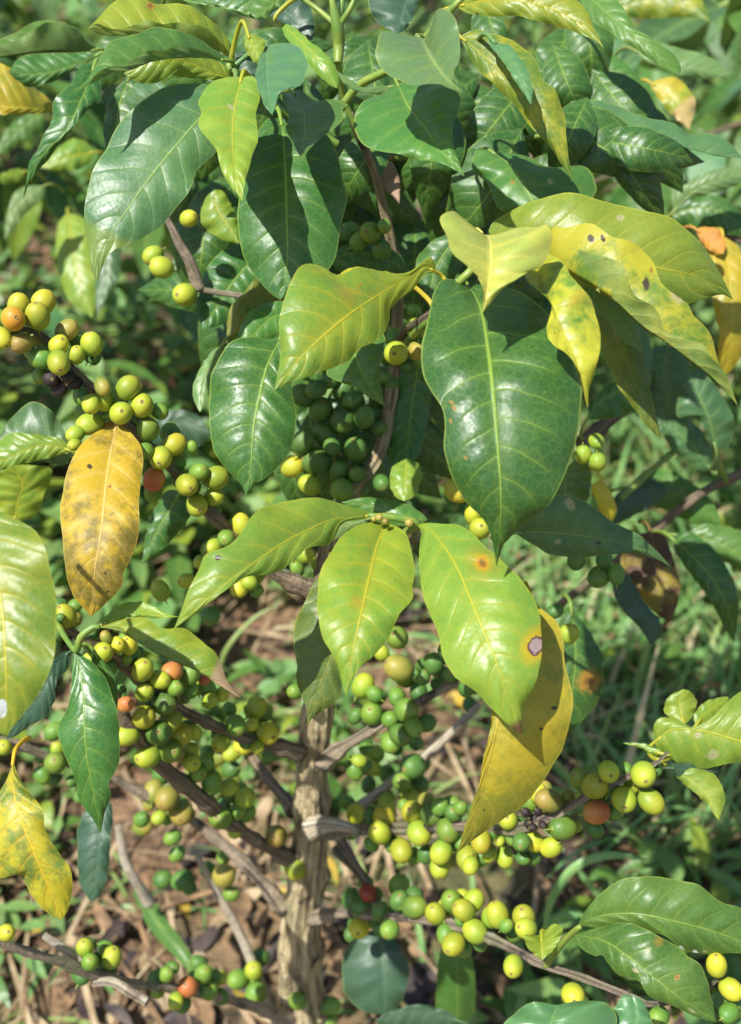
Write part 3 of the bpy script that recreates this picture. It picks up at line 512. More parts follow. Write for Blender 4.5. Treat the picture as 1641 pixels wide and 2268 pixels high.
leaf('mid', [.68,.645,.62,.61], [(879,182),(903,232),(943,283),(978,334),(1029,391)], [(848,208),(804,225),(785,259),(787,290),(804,321),(838,334),(882,341),(916,353),(967,358),(1003,374)], [(903,184),(967,188),(1016,205),(1017,246),(1003,273),(1005,324),(1017,360)], droop=(.1,.35), quilt=.0020, spots=[(946,351,8,'pale')])
leaf('light', [.69,.68,.675], [(880,188),(834,200),(790,195),(755,170),(731,142)], [(850,190),(804,193),(787,183),(752,160)], [(850,208),(800,206),(763,188),(740,160)])
leaf('yelmot', [.66,.645,.64,.645], [(1018,80),(1090,140),(1155,195),(1205,260),(1240,330),(1269,405)], [(1050,66),(1082,72),(1116,82),(1164,109),(1188,136),(1201,174),(1229,198),(1242,235),(1252,266),(1254,307),(1261,354)], [(1025,100),(1060,155),(1082,177),(1133,228),(1177,283),(1218,324),(1247,368)], 'long drooping leaf with yellow upper edge, right of the top', droop=(.2,.5))
leaf('blue', [.64,.625,.615], [(1085,85),(1125,125),(1152,170),(1177,233)], [(1102,95),(1130,102),(1157,136),(1174,170),(1179,205)], [(1086,102),(1109,130),(1133,167),(1161,209)])
leaf('limey', [.68,.66,.655,.65], [(1010,15),(1100,0),(1200,12),(1280,50),(1338,108)], [(1050,-40),(1150,-50),(1230,-35),(1280,0),(1300,27),(1318,66)], [(1030,28),(1082,36),(1143,36),(1208,51),(1259,66),(1293,78),(1322,92)], quilt=.0016)
leaf('mid', [.78,.76,.75,.75], [(1290,-20),(1340,25),(1410,82),(1460,125),(1502,168)], [(1340,-20),(1370,5),(1389,31),(1406,61),(1437,82),(1464,99),(1498,126),(1509,152)], [(1290,10),(1304,31),(1340,65),(1406,107),(1443,134),(1476,157)])
leaf('blue', [.78,.765,.76,.76], [(1250,284),(1320,303),(1423,309),(1480,318),(1560,335),(1646,352)], [(1260,232),(1273,223),(1317,222),(1365,232),(1406,252),(1443,262),(1491,273),(1525,297),(1576,297),(1614,314)], [(1254,281),(1293,266),(1334,252),(1375,269),(1406,290),(1433,314),(1467,311),(1518,327),(1587,345)], droop=(.5,-.45))
leaf('mid', [.74,.72,.71], [(1085,335),(1126,361),(1157,406),(1181,447),(1200,490)], [(1063,328),(1049,344),(1049,378),(1080,407),(1092,440),(1118,470)], [(1160,345),(1220,370),(1297,368),(1318,405),(1318,430),(1270,475)], spots=[(1137,403,5,'brown'),(1160,398,5,'pale'),(1220,398,5,'pale')])
leaf('olive', [.71,.70,.695,.70], [(1340,690),(1380,780),(1410,860),(1440,920),(1465,971)], [(1322,710),(1338,790),(1365,850),(1400,900),(1442,952)], [(1400,700),(1424,775),(1440,866),(1458,942)])
leaf('light', [.665,.66,.655], [(1280,622),(1330,668),(1380,723),(1419,779)], [(1310,622),(1338,646),(1389,685),(1413,723),(1420,755)], [(1295,650),(1317,690),(1350,715),(1367,745),(1401,768)])
leaf('deep', [.71,.69,.685,.70], [(1140,1180),(1218,1180),(1304,1189),(1389,1208),(1440,1225),(1486,1256)], [(1160,1130),(1215,1100),(1260,1098),(1300,1112),(1334,1140),(1372,1165),(1416,1185),(1443,1209),(1469,1235)], [(1184,1208),(1229,1231),(1304,1232),(1368,1226),(1416,1226),(1452,1237)], 'dull green pointed leaf with tan scars, right of the centre', droop=(.1,.2), spots=[(1237,1197,9,'pale'),(1324,1205,8,'dot'),(1260,1120,12,'pale')])
leaf('lime', [.745,.735,.73,.73], [(1450,1645),(1490,1615),(1550,1618),(1600,1630),(1720,1668)], [(1448,1606),(1467,1589),(1512,1600),(1539,1610),(1593,1572),(1641,1531),(1700,1530)], [(1455,1661),(1477,1678),(1525,1695),(1559,1704),(1610,1692),(1680,1685)], 'light green wavy leaf at the right edge', spots=[(1541,1632,8,'pale'),(1575,1668,14,'pale')])
leaf('lime', [.745,.75,.75], [(1515,1605),(1508,1575),(1505,1550),(1515,1526)], [(1490,1595),(1470,1572),(1474,1550),(1494,1535)], [(1530,1592),(1543,1560),(1540,1545),(1528,1532)])
leaf('lime', [.75,.755,.76], [(1540,1607),(1565,1577),(1612,1543)], [(1535,1580),(1560,1555),(1592,1545)], [(1565,1602),(1595,1580),(1614,1553)])
leaf('lime', [.74,.735,.73], [(1485,1702),(1540,1735),(1575,1775),(1592,1816)], [(1500,1722),(1540,1757),(1570,1785),(1582,1806)], [(1530,1700),(1580,1714),(1600,1746),(1607,1772),(1599,1797)])
leaf('slate', [.735,.74,.745], [(1475,1700),(1520,1705),(1560,1710),(1600,1705)], [(1500,1690),(1550,1695)], [(1500,1722),(1550,1728)])
leaf('lime', [.735,.74,.745], [(1475,1672),(1440,1662),(1410,1650),(1376,1646)], [(1450,1656),(1415,1645)], [(1450,1672),(1415,1656)])
leaf('mid', [.72,.70,.70,.705], [(1281,2050),(1321,2031),(1389,2024),(1457,2033),(1559,2057),(1641,2084),(1730,2112)], [(1293,2022),(1327,1981),(1365,1954),(1423,1941),(1491,1947),(1549,1961),(1593,1995),(1641,2012),(1700,2065)], [(1321,2054),(1389,2052),(1467,2072),(1512,2101),(1559,2114),(1614,2112),(1680,2112)], 'quilted green leaf at the lower right, upper one of a pair', quilt=.0026, spots=[(1537,2114,6,'white'),(1508,2118,8,'white'),(1560,2105,5,'pale')])
leaf('mid', [.72,.69,.68,.685], [(1273,2070),(1338,2084),(1389,2118),(1440,2159),(1491,2200),(1542,2234),(1586,2264)], [(1321,2055),(1389,2044),(1467,2078),(1508,2101),(1522,2118),(1549,2135),(1566,2169),(1576,2212)], [(1274,2087),(1314,2118),(1334,2115),(1348,2135),(1372,2159),(1413,2173),(1443,2210),(1491,2227),(1537,2252)], 'green leaf with pale scars at the lower right, lower one of a pair', quilt=.0014, spots=[(1505,2164,5,'brown'),(1440,2105,8,'pale'),(1535,2240,12,'pale'),(1410,2150,8,'pale'),(1455,2085,7,'orange')])
leaf('lime', [.755,.745,.74], [(1200,2070),(1199,2095),(1201,2127)], [(1180,2072),(1162,2070),(1166,2095),(1184,2115)], [(1208,2060),(1225,2047),(1246,2057),(1240,2080),(1225,2105)], droop=(-.3,-.3))
leaf('blue', [.64,.63,.63], [(1234,2226),(1222,2260),(1200,2330)], [(1200,2220),(1167,2224),(1120,2262),(1095,2310)], [(1290,2216),(1340,2222),(1368,2260),(1340,2310)], pet=False)
leaf('blue', [.65,.645,.645], [(1400,2206),(1410,2250),(1400,2320)], [(1379,2205),(1361,2235),(1350,2290)], [(1420,2214),(1442,2255),(1450,2300)], pet=False)
leaf('goldgr', [.70,.68,.675,.68,.69], [(31,1676),(26,1722),(44,1808),(75,1883),(97,1940),(136,2037)], [(14,1728),(0,1750),(-40,1830),(-45,1900),(0,1945),(40,1938),(72,1985),(105,2021)], [(41,1719),(89,1784),(102,1842),(130,1889),(153,1924),(159,1968),(151,2014)], 'golden leaf with green blotches and an eaten edge, at the lower left', quilt=.0014)
leaf('slate', [.90,.89,.89], [(235,1765),(225,1830),(215,1920),(205,1999)], [(185,1800),(170,1870),(175,1950),(192,1985)], [(250,1790),(246,1850),(240,1930),(225,1977)])
leaf('slate', [.98,.97,.97], [(835,2055),(850,2140),(852,2247)], [(785,2080),(757,2130),(765,2200),(805,2240)], [(870,2080),(905,2140),(897,2200),(875,2236)])
leaf('slate', [.95,.95,.95], [(1020,2262),(960,2245),(900,2240),(830,2262)], [(990,2240),(930,2226),(870,2236)], [(990,2290),(920,2300),(860,2290)])
leaf('slate', [.71,.69,.68], [(915,-40),(902,0),(890,40),(880,75)], [(840,-40),(817,0),(820,25),(841,53)], [(945,-20),(932,0),(916,34),(902,61)])
leaf('slate', [.73,.72,.715], [(600,5),(650,40),(692,88)], [(640,-20),(685,10),(697,60)], [(600,40),(640,72),(678,88)])
leaf('lime', [.70,.68,.67,.67], [(617,48),(670,95),(715,145),(746,196)], [(650,60),(692,95),(730,130),(750,172)], [(635,85),(665,120),(700,160),(726,186)])
leaf('dark', [.70,.69,.69], [(385,-5),(460,12),(520,22),(585,42)], [(400,-35),(480,-30),(570,-10)], [(430,8),(480,14),(520,28),(560,42)])
leaf('mid', [.69,.685,.68], [(640,-20),(610,5),(590,22),(566,42)], [(620,-30),(570,-10),(545,15)], [(625,10),(600,30),(585,42)])
leaf('lime', [.655,.65,.645], [(546,70),(558,98),(575,132)], [(541,82),(545,110),(563,138)], [(565,76),(586,90),(582,116)])
leaf('slate', [.68,.675,.675], [(520,120),(538,148),(560,180)], [(522,140),(538,166),(554,180)], [(540,112),(565,132),(572,162)])
leaf('dead', [.775,.77,.765], [(795,335),(840,375),(868,405),(884,452)], [(830,340),(872,365),(886,405)], [(805,362),(830,395),(862,430)], 'withered pinkish brown leaf hanging inside the crown')
leaf('limey', [.80,.80,.80], [(475,420),(480,460),(505,500),(530,540)], [(455,440),(445,490),(480,525)], [(495,425),(515,460),(530,505)], pet=False)
leaf('dark', [.76,.76,.77], [(730,570),(800,560),(870,580),(905,600)], [(770,540),(830,540),(885,565)], [(750,600),(810,600),(870,605)])
leaf('dark', [.77,.77,.77], [(1020,520),(985,560),(960,610),(950,680)], [(985,520),(940,550),(920,600)], [(1035,560),(1005,620),(975,670)])
leaf('dark', [.80,.80,.80], [(400,1090),(375,1130),(345,1180),(313,1253)], [(370,1085),(345,1120),(325,1180)], [(430,1110),(410,1160),(360,1215)])
leaf('deep', [.74,.74,.74], [(160,1010),(100,980),(50,975),(-20,990)], [(130,930),(80,890),(30,920)], [(140,1030),(80,1020),(20,1025)])
leaf('lime', [.735,.73,.73], [(165,1000),(100,985),(40,1005),(-30,1040)], [(130,970),(70,962),(10,965)], [(120,1012),(60,1025),(10,1040)])
leaf('limey', [.80,.79,.78], [(30,1160),(40,1110),(50,1070),(20,1030)], [(-10,1130),(-10,1080),(0,1050)], [(80,1140),(100,1090),(115,1040),(70,1030)])
leaf('slate', [.99,1.0,1.0], [(315,1000),(350,960),(400,930),(470,960)], [(330,950),(370,910),(430,915)], [(350,1010),(400,1000),(440,990)], pet=False)
leaf('dark', [.87,.87,.88], [(1265,1350),(1275,1450),(1262,1560),(1235,1660)], [(1240,1370),(1225,1450),(1230,1560)], [(1290,1378),(1321,1426),(1334,1460),(1328,1545),(1287,1598)], spots=[(1300,1505,22,'brown')])
# interior leaves of the crown that show only as dark patches between the others
def inner_leaves():
    parts = []; k = 0
    while k < 176:
        x, y = rng.uniform(430, 1330), rng.uniform(40, 760)
        if k > 150: x, y = rng.uniform(250, 1500), rng.uniform(-20, 330)
        elif k > 126: x, y = rng.uniform(640, 900), rng.uniform(760, 1000)
        if y > 640 and x < 600: continue
        d = rng.uniform(.84, .99) if y > 330 or x < 520 else rng.uniform(.76, .90); k += 1
        a = rng.normal(math.pi/2, .7); Ln = rng.uniform(190, 330)*.75/d; wd = Ln*rng.uniform(.18, .25)
        c, s = math.cos(a), math.sin(a); f = lambda u, v: (x + c*u - s*v, y + s*u + c*v)
        V, F, U, X = leaf_mesh([f(0, 0), f(Ln*.5, rng.normal(0, 8)), f(Ln, 0)], [f(Ln*.2, -wd*.8), f(Ln*.45, -wd), f(Ln*.75, -wd*.6)], [f(Ln*.2, wd*.8), f(Ln*.45, wd), f(Ln*.75, wd*.6)], [d, d-.015, d+.01], nv=18, ns=4)
        parts.append((V, F, U))
    V, F, U = join(parts)
    tag(link('leaf', V, F, leaf_mat('dark', key='dark 9'), parent=plant, origin=V[0], uv=U), 'dark green leaves deep inside the crown', kind='stuff')
inner_leaves()

# ------------------------------------------------------------------ cherries
def cherry_shape(seg=20, ring=16, el=1.10):
    V = []; U = []; F = []
    prof = []
    for i in range(ring+1):
        a = math.pi*i/ring; z = -math.cos(a); r = math.sin(a)**.94
        prof.append((r, z, i/ring))
    # blossom scar: a small raised ring with a pit
    prof = prof[:-1] + [(.19, .975, .945), (.16, 1.02, .955), (.10, 1.015, .966), (.07, .96, .985), (.001, .96, 1.)]
    # stalk
    prof = [(.06, -1.42, 0), (.075, -1.2, .0), (.11, -1.02, .01)] + prof[1:]
    for r, z, v in prof:
        for j in range(seg):
            an = 2*math.pi*j/seg; fl = 1 - .05*abs(math.cos(an))**6*(1 if r > .3 else 0)
            V.append((r*math.cos(an), r*fl*math.sin(an), z*el)); U.append((j/seg, v))
    n = len(prof)
    for i in range(n-1):
        for j in range(seg): k = (j+1) % seg; F.append((i*seg+j, i*seg+k, (i+1)*seg+k, (i+1)*seg+j))
    F.append(tuple(range(seg))[::-1])
    return np.array(V), F, U
CV, CF, CU = cherry_shape()
CME = {}
def cherry_mesh(pal):
    if pal not in CME:
        me = bpy.data.meshes.new('cherry'); me.from_pydata(CV.tolist(), [], CF); me.materials.append(CH[pal])
        l = me.uv_layers.new(name='UVMap'); vi = np.zeros(len(me.loops), int); me.loops.foreach_get('vertex_index', vi)
        l.data.foreach_set('uv', np.array(CU)[vi].ravel()); me.polygons.foreach_set('use_smooth', [True]*len(me.polygons)); me.update()
        CME[pal] = me
    return CME[pal]
#  x y diameter colour (default y) ; grouped by where they hang
TXT = '''
41 678 48 Y;29 706 53 o;95 670 50 Y;83 700 53 y;2 748 46 Y;48 760 47 v;148 731 45 v;130 764 45 Y;203 762 48 y;170 786 38 y;90 794 46 g;130 803 52 y;112 839 34 k;131 859 36 k;164 849 30 k;150 835 28 k
227 856 36 v;283 859 50 y;201 895 40 y;228 886 50 y;314 898 52 y;268 915 50 y;199 939 50 y;327 951 50 g;167 961 36 y;165 985 28 y;322 999 36 g;385 985 48 Y;356 1014 49 y;341 1062 48 r;440 1047 42 g;414 1074 48 y;479 1058 50 y;474 1100 40 y;436 1119 48 y;426 990 24 g
535 1163 44 Y;501 1192 38 g;472 1211 34 y;443 1245 30 y;413 1286 34 y;355 1308 40 y;467 1364 40 d;530 1300 40 Y;552 1290 34 y
145 1364 46 y;133 1368 20 d;260 1428 36 Y;284 1430 38 Y;228 1445 43 y;201 1462 38 y;235 1412 26 v
315 1484 50 y;380 1489 44 r;353 1505 44 y;421 1494 44 g;453 1504 26 r;389 1525 34 g;423 1529 34 g;459 1525 38 g;320 1533 40 y;363 1533 34 y;363 1558 50 d;491 1538 32 y;464 1552 32 y;278 1560 34 r;319 1589 52 y;377 1595 50 y;351 1623 54 d;402 1627 48 Y;431 1623 34 y;280 1630 44 y;378 1664 52 g;327 1675 50 y;418 1668 42 y
522 1607 44 g;565 1568 48 y;593 1625 48 Y;541 1648 48 Y;489 1645 42 y;558 1605 30 y;515 1668 36 y;570 1655 30 y
469 1733 48 g;507 1744 38 y;340 1753 42 v;370 1768 52 v;402 1800 54 v;488 1811 52 g;525 1798 36 g;543 1767 42 y;455 1688 40 g;425 1690 38 y;438 1712 36 g;352 1811 32 y;382 1856 32 g;392 1891 34 g;404 1950 46 d;496 1940 50 v;612 1852 50 v;653 1918 50 y
8 1655 36 y;122 1690 46 g;94 1717 38 g;127 1660 30 y;160 1730 28 d
188 2099 38 y;199 2131 38 g;247 2121 46 y;14 2066 38 Y;450 2158 42 g;416 2186 44 r;462 2194 42 g;389 2217 34 y;368 2158 34 g;527 2169 44 g;562 2150 42 y;566 2200 46 g;659 2217 38 g;650 2254 40 y;728 2227 42 g;727 2260 38 g;690 2275 34 y
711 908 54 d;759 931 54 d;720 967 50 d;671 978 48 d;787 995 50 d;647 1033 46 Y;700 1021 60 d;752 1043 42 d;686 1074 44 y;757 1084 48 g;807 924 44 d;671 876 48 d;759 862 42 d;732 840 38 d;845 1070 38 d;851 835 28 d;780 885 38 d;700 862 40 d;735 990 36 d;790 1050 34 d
877 782 54 y;920 726 44 y;923 777 42 v;1012 1086 54 Y;1063 1171 48 y;1048 1140 40 Y
676 1228 38 y;654 1532 36 g;880 1412 50 g;884 1480 58 v;845 1446 34 y;804 1518 48 y;829 1537 36 g;824 1581 50 g;899 1573 50 g;863 1593 36 g;916 1610 38 g;887 1627 48 d;865 1644 42 g;787 1586 32 d;960 1470 44 d;998 1494 34 d;1032 1525 36 d;936 1500 34 d;985 1440 32 d
915 1698 56 d;889 1732 40 g;795 1685 28 y;827 1702 32 y;787 1802 40 Y;857 1780 42 y;909 1768 42 y;851 1814 48 Y;913 1799 50 y;957 1804 54 d;974 1787 38 g;1005 1801 40 d;1020 1790 30 g;841 1845 50 y;928 1845 52 y;993 1837 54 g;889 1884 50 y;974 1920 44 y;977 1888 48 y;1042 1917 36 y;1034 1900 48 y;1065 1862 48 Y
1290 1721 46 g;1348 1709 48 y;1317 1741 54 y;1425 1715 54 y;1382 1770 56 y;1442 1775 52 y;1363 1797 34 g;1321 1799 54 r;1191 1756 40 Y;1215 1773 52 v;1247 1833 54 g;1155 1865 40 d;1183 1864 44 Y;1220 1877 46 Y;1125 1816 42 y;1106 1862 24 y;1165 1800 22 k;1185 1813 22 k;1170 1824 20 k;1192 1797 18 k;1201 1826 18 k;1180 1833 18 k
815 1978 38 R;800 2007 42 d;843 2019 42 d;795 2055 46 Y;863 2058 42 g;884 1961 46 g;885 1995 44 d;918 2009 48 g;965 2024 48 y;1000 1995 46 g;1049 1995 44 y;1027 2016 48 y;1052 2063 50 y;1005 2091 48 y;1090 2030 46 y;1102 2026 50 y;1165 2056 46 y;1160 2031 50 y;1121 2051 28 g;1137 2140 46 y;1269 2203 50 Y;1587 2138 46 Y;1619 2191 46 Y;1614 2244 42 g;1460 2251 42 g
418 484 38 Y;339 566 44 y;358 592 48 y;410 653 50 y;820 515 46 g;773 512 40 d;795 535 38 g;851 501 32 g;845 553 44 d
1276 1242 40 d;1327 1277 46 g;1365 1272 38 g;1338 1240 36 d;1259 1404 42 y;1229 1354 32 d;1321 977 34 y;1292 1007 36 y;1324 1023 38 y
'''
FIX = {18: None}
class Ch: pass
chs = []
for gi, line in enumerate(TXT.strip().split('\n')):
    for it in line.split(';'):
        x, y, dm, c = it.split(); h = Ch(); h.x, h.y, h.dm, h.c, h.g = float(x), float(y), float(dm)*1.07, c, gi; chs.append(h)
SX = [(*[float(v) for v in proj(q)], q, r, o) for q, r, o in SKEL if o.data.materials[0] != GREEN]
GD = {9: .80, 10: .73, 16: .78, 17: .84}
def near2(h):
    best = None
    for X, Y, d, q, r, o in SX:
        e = math.hypot(X-h.x, Y-h.y)/(1 + (0 if o is not trunk else -.45))
        if best is None or e < best[0]: best = (e, d, q, r, o)
    return best
for h in chs:
    e, d, q, r, o = near2(h); h.q, h.o = q, o
    if o is trunk: d -= .03
    if h.g in GD: d = GD[h.g]
    h.r = h.dm*.5*K*d; reach = .017
    h.d = d - math.sqrt(max(0, reach**2 - (min(e, 60)*K*d)**2))*.55*random.uniform(.4, 1.1) + random.uniform(-.003, .003)
for _ in range(60):                                     # let none sink into another: later ones in the list stand nearer
    mv = 0
    for i, a in enumerate(chs):
        for b in chs[i+1:]:
            s = math.hypot(a.x-b.x, a.y-b.y)*K*.5*(a.d+b.d)
            need = (a.r+b.r)*.97
            if s < need:
                dz = math.sqrt(need*need - s*s); g = (a.d - b.d)
                if abs(a.d-b.d) < dz and abs(a.d-b.d) < .06:
                    k = (dz - g)/2*.5 if g > -.3*dz else (-dz-g)/2*.5
                    a.d += k; b.d -= k; mv += abs(k)
    if mv < 1e-4: break
fill = []
random.shuffle(chs)
for h in list(chs):                                     # more fruit packed behind the ones in front
    if h.c == 'k' or h.g in (15,): continue
    for _ in range(6):
        f = Ch(); a = random.uniform(0, 6.28); f.dm = random.uniform(28, 44); f.x = h.x + math.cos(a)*random.uniform(14, 46); f.y = h.y + math.sin(a)*random.uniform(14, 46); f.g = h.g
        e, d, q, r, o = near2(f)
        if e > 70 or len(fill) > 270: continue
        f.q, f.o = q, o; f.d = max(h.d + .008, d - .006) + random.uniform(0, .016); f.r = f.dm*.5*K*f.d
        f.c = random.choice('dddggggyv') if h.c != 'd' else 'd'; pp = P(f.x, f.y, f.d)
        if any(np.linalg.norm(pp - P(c.x, c.y, c.d)) < .92*(f.r + c.dm*.5*K*c.d) for c in chs + fill if abs(c.x-f.x) + abs(c.y-f.y) < 140): continue
        f.fill = True; fill.append(f)
print('fill', len(fill))
chs += fill
for h in chs:
    h.r = h.dm*.5*K*h.d
    p = P(h.x, h.y, h.d); ax = p - h.q; nrm = np.linalg.norm(ax); ax = ax/nrm if nrm > 1e-5 else -FW
    ax = ax + rng.normal(0, .55, 3) - FW*.45 + UP*.1; ax /= np.linalg.norm(ax)
    h.p, h.q2 = p, Vector(ax).to_track_quat('Z', 'Y') @ Matrix.Rotation(rng.uniform(0, 6.28), 3, 'Z').to_quaternion()
    h.el = rng.uniform(1.0, 1.17); h.fx, h.fy = rng.uniform(.93, 1.02), rng.uniform(.90, 1.0)
chs.sort(key=lambda h: 1000*hasattr(h, 'fill')-h.dm*(1 if h.c != 'k' else 2))
rest = []; names = {'r': 'ripening orange-red cherry', 'R': 'deep red ripe cherry', 'k': 'shrivelled black cherry', 'o': 'orange-yellow cherry'}
for i, h in enumerate(chs):
    if i < 100 or h.c in 'rRk':
        o = bpy.data.objects.new('cherry', cherry_mesh(h.c)); COL.objects.link(o)
        o.rotation_mode = 'QUATERNION'; o.rotation_quaternion = h.q2; o.scale = (h.r*h.fx, h.r*h.fy, h.r*.96*h.el)
        place(o, h.o, h.p)
        if h.c in names: o['label'] = names[h.c]
    else: rest.append(h)
V = []; F = []; U = []; MI = []; pl = list(CH)
for h in rest:
    k = len(V); Mx = np.array(h.q2.to_matrix()); v = (CV*np.array([h.fx, h.fy, .96*h.el])*h.r) @ Mx.T + h.p
    V += list(v); U += CU; F += [tuple(i+k for i in f) for f in CF]; MI += [pl.index(h.c)]*len(CF)
tag(link('cherry', V, F, [CH[c] for c in pl], parent=plant, origin=V[0], uv=U, midx=MI), 'smaller green and yellow cherries between the large ones', kind='stuff')

for x, y, d, r in ((840,1146,.648,9),(853,1155,.646,8),(906,1158,.654,10),(828,1149,.652,7)):
    o = bpy.data.objects.new('bud', cherry_mesh('v')); COL.objects.link(o); rr = r*K*d; o.scale = (rr, rr, rr*.9); o.rotation_euler = (1.2, .3, .2); place(o, bNode, P(x, y, d))
# ------------------------------------------------------------------ neighbouring coffee shrubs and other plants behind
def gleaf(Ln, W, droop, fold, wave, seed, pal):
    """a loose coffee leaf in its own space: base at 0, pointing along +X"""
    nv, ns = 20, 4; t = np.linspace(0, 1, nv+1); s = np.linspace(-1, 1, 2*ns+1)
    hw = W*.5*np.sin(np.pi*np.clip(t, 0, 1)**.9)**.75*(1-.25*t); ang = -droop*t
    x = np.r_[0, np.cumsum(np.cos(ang[1:]))]*Ln/nv; z = np.r_[0, np.cumsum(np.sin(ang[1:]))]*Ln/nv
    X = np.zeros((nv+1, 2*ns+1, 3)); X[..., 0] = x[:, None]; X[..., 1] = hw[:, None]*s[None, :]
    X[..., 2] = z[:, None] + fold*hw[:, None]*np.abs(s)[None, :]**1.3 + wave*hw[:, None]*np.sin(t*19+seed)[:, None]*(np.abs(s)**2*np.sign(s))[None, :]
    q = (t[:, None]-.15*np.abs(s)[None, :]**1.35)*9; X[..., 2] += .0008*(np.abs((q % 1)-.5)*2)**.6*(1-np.abs(s)[None, :]**4)
    c = 2*ns+1; F = [(i*c+j, (i+1)*c+j, (i+1)*c+j+1, i*c+j+1) for i in range(nv) for j in range(2*ns)]
    U = np.stack(np.broadcast_arrays((s[None, :]+1)/2, t[:, None]), 2).reshape(-1, 2)
    v2, f2, u2, _ = tube([(-.016, 0, -.002), (-.008, 0, 0), (.004, 0, 0)], [.0013, .0012, .001], 6, 6, 0)
    return join([(X.reshape(-1, 3), F, U), (v2, f2, [(.5, .02)]*len(v2))])
GL = []
for i, (pal, dr, fo, wv) in enumerate([('dark', 1.1, .25, .12), ('mid', .8, .45, .16), ('blue', 1.4, .1, .10), ('deep', .5, .6, .14), ('light', .9, .3, .18), ('lime', 1.2, .35, .14), ('slate', 1.0, .2, .10)]):
    V, F, U = gleaf(1.0, .40, dr, fo, wv, i*2.1, pal); me = bpy.data.meshes.new('coffee leaf'); me.from_pydata([tuple(v) for v in V], [], F)
    me.materials.append(leaf_mat(pal, key=f'{pal} 9')); l = me.uv_layers.new(name='UVMap'); vi = np.zeros(len(me.loops), int); me.loops.foreach_get('vertex_index', vi)
    l.data.foreach_set('uv', np.array(U)[vi].ravel()); me.polygons.foreach_set('use_smooth', [True]*len(me.polygons)); me.update(); GL.append((me, np.array(V), F, U))
def shrub(base, H, Rr, nb, label, weights, z0=.35, group=None, extra=True, leafL=(.11, .17)):
    base = np.array([base[0], base[1], gz(*base)]); root = empty('coffee_shrub', base); tag(root, label, 'coffee shrub', group or 'coffee shrubs growing behind the front plant')
    V, F, U, q = tube([base, base+[.01, .01, H*.5], base+[0, 0, H]], [.020, .013, .006], 12, 40, .15); tr = link('trunk', V, F, BARK, parent=root, origin=base, uv=U)
    spots = []
    for b in range(nb):
        zz = z0 + (H-z0)*(b+.5)/nb; a = b*2.4 + rng.normal(0, .3); rl = Rr*(1.15 - .75*((zz-z0)/(H-z0))**1.5)*rng.uniform(.75, 1.1)
        p0 = base + [0, 0, zz]; dr = np.array([math.cos(a), math.sin(a), 0]); p1 = p0 + dr*rl*.5 + [0, 0, .07*rl]; p2 = p0 + dr*rl + [0, 0, -.12*rl]
        V, F, U, q = tube([p0, p1, p2], [.006, .004, .002], 8, 24, .1); br = link('branch', V, F, BRANCH if b % 3 else GREEN, parent=root, origin=p0, uv=U)
        for t in np.linspace(.25, 1, 6):
            i = int(t*23); tg = q[min(i+1, 23), :3]-q[max(i-1, 0), :3]; tg /= np.linalg.norm(tg)
            for sd in (-1, 1):
                sdv = np.cross(tg, [0, 0, 1.])*sd; d = sdv*rng.uniform(.5, 1) + tg*rng.uniform(.2, .8) + [0, 0, rng.uniform(-.25, .25)]; spots.append((q[i, :3], d, br))
    for t in range(6):
        a = t*2.1; spots.append((base+[0, 0, H], np.array([math.cos(a), math.sin(a), .6]), tr))
    spots.sort(key=lambda s: np.linalg.norm(s[0]-CP)); extraV = [[], [], []]; XV, XF, XU, XM = [], [], [], []
    for i, (p, d, br) in enumerate(spots):
        d = d/np.linalg.norm(d); L = rng.uniform(*leafL); k = rng.choice(len(GL), p=weights)
        Mx = Matrix(((d[0], 0, 0), (d[1], 0, 0), (d[2], 0, 0)))
        X = Vector(d); Y = Vector((0, 0, 1)).cross(X).normalized(); Z = X.cross(Y); rot = Matrix((X, Y, Z)).transposed() @ Matrix.Rotation(rng.normal(0, .5), 3, 'X')
        if i < 100:
            o = bpy.data.objects.new('leaf', GL[k][0]); COL.objects.link(o); o.rotation_mode = 'QUATERNION'; o.rotation_quaternion = rot.to_quaternion(); o.scale = (L, L, L); place(o, br, p)
        else:
            n0 = len(XV); XV += list(GL[k][1]*L @ np.array(rot).T + p); XF += [tuple(a+n0 for a in f) for f in GL[k][2]]; XU += list(GL[k][3]); XM += [k]*len(GL[k][2])
    if XV: tag(link('leaf', XV, XF, [g[0].materials[0] for g in GL], parent=root, origin=XV[0], uv=XU, midx=XM), 'remaining leaves farther back', kind='stuff')
    return root
W0 = [.26,.26,.14,.12,.12,.06,.04]
nb = shrub((.70, 1.40), 1.05, .46, 15, 'coffee shrub with a brown twig and hanging leaves, close behind on the right', W0, z0=.62)
shrub((.86, 1.95), 1.15, .55, 20, 'coffee shrub with bluish glossy leaves in the upper right corner', [.2,.25,.25,.1,.14,.03,.03])
shrub((.10, 2.35), 1.15, .60, 18, 'coffee shrub directly behind the trunk, mostly hidden by the crown', W0)
lb = shrub((-.62, 1.75), .95, .42, 14, 'small coffee shrub with large limp leaves, blurred at the upper left', [.15,.22,.15,.1,.18,.20,0], z0=.35)
shrub((-1.35, 3.2), 1.25, .65, 18, 'coffee shrub in the sunny background at the far left', [.1,.25,.1,.1,.25,.2,0])
shrub((1.45, 3.2), 1.35, .70, 18, 'coffee shrub far behind in the right background', W0)
shrub((-.35, 3.9), 1.30, .75, 18, 'coffee shrub far behind at the top left, bright and out of focus', [.1,.25,.1,.1,.25,.2,0])
shrub((.55, 4.1), 1.40, .75, 18, 'coffee shrub farthest behind, seen above the crown', W0)
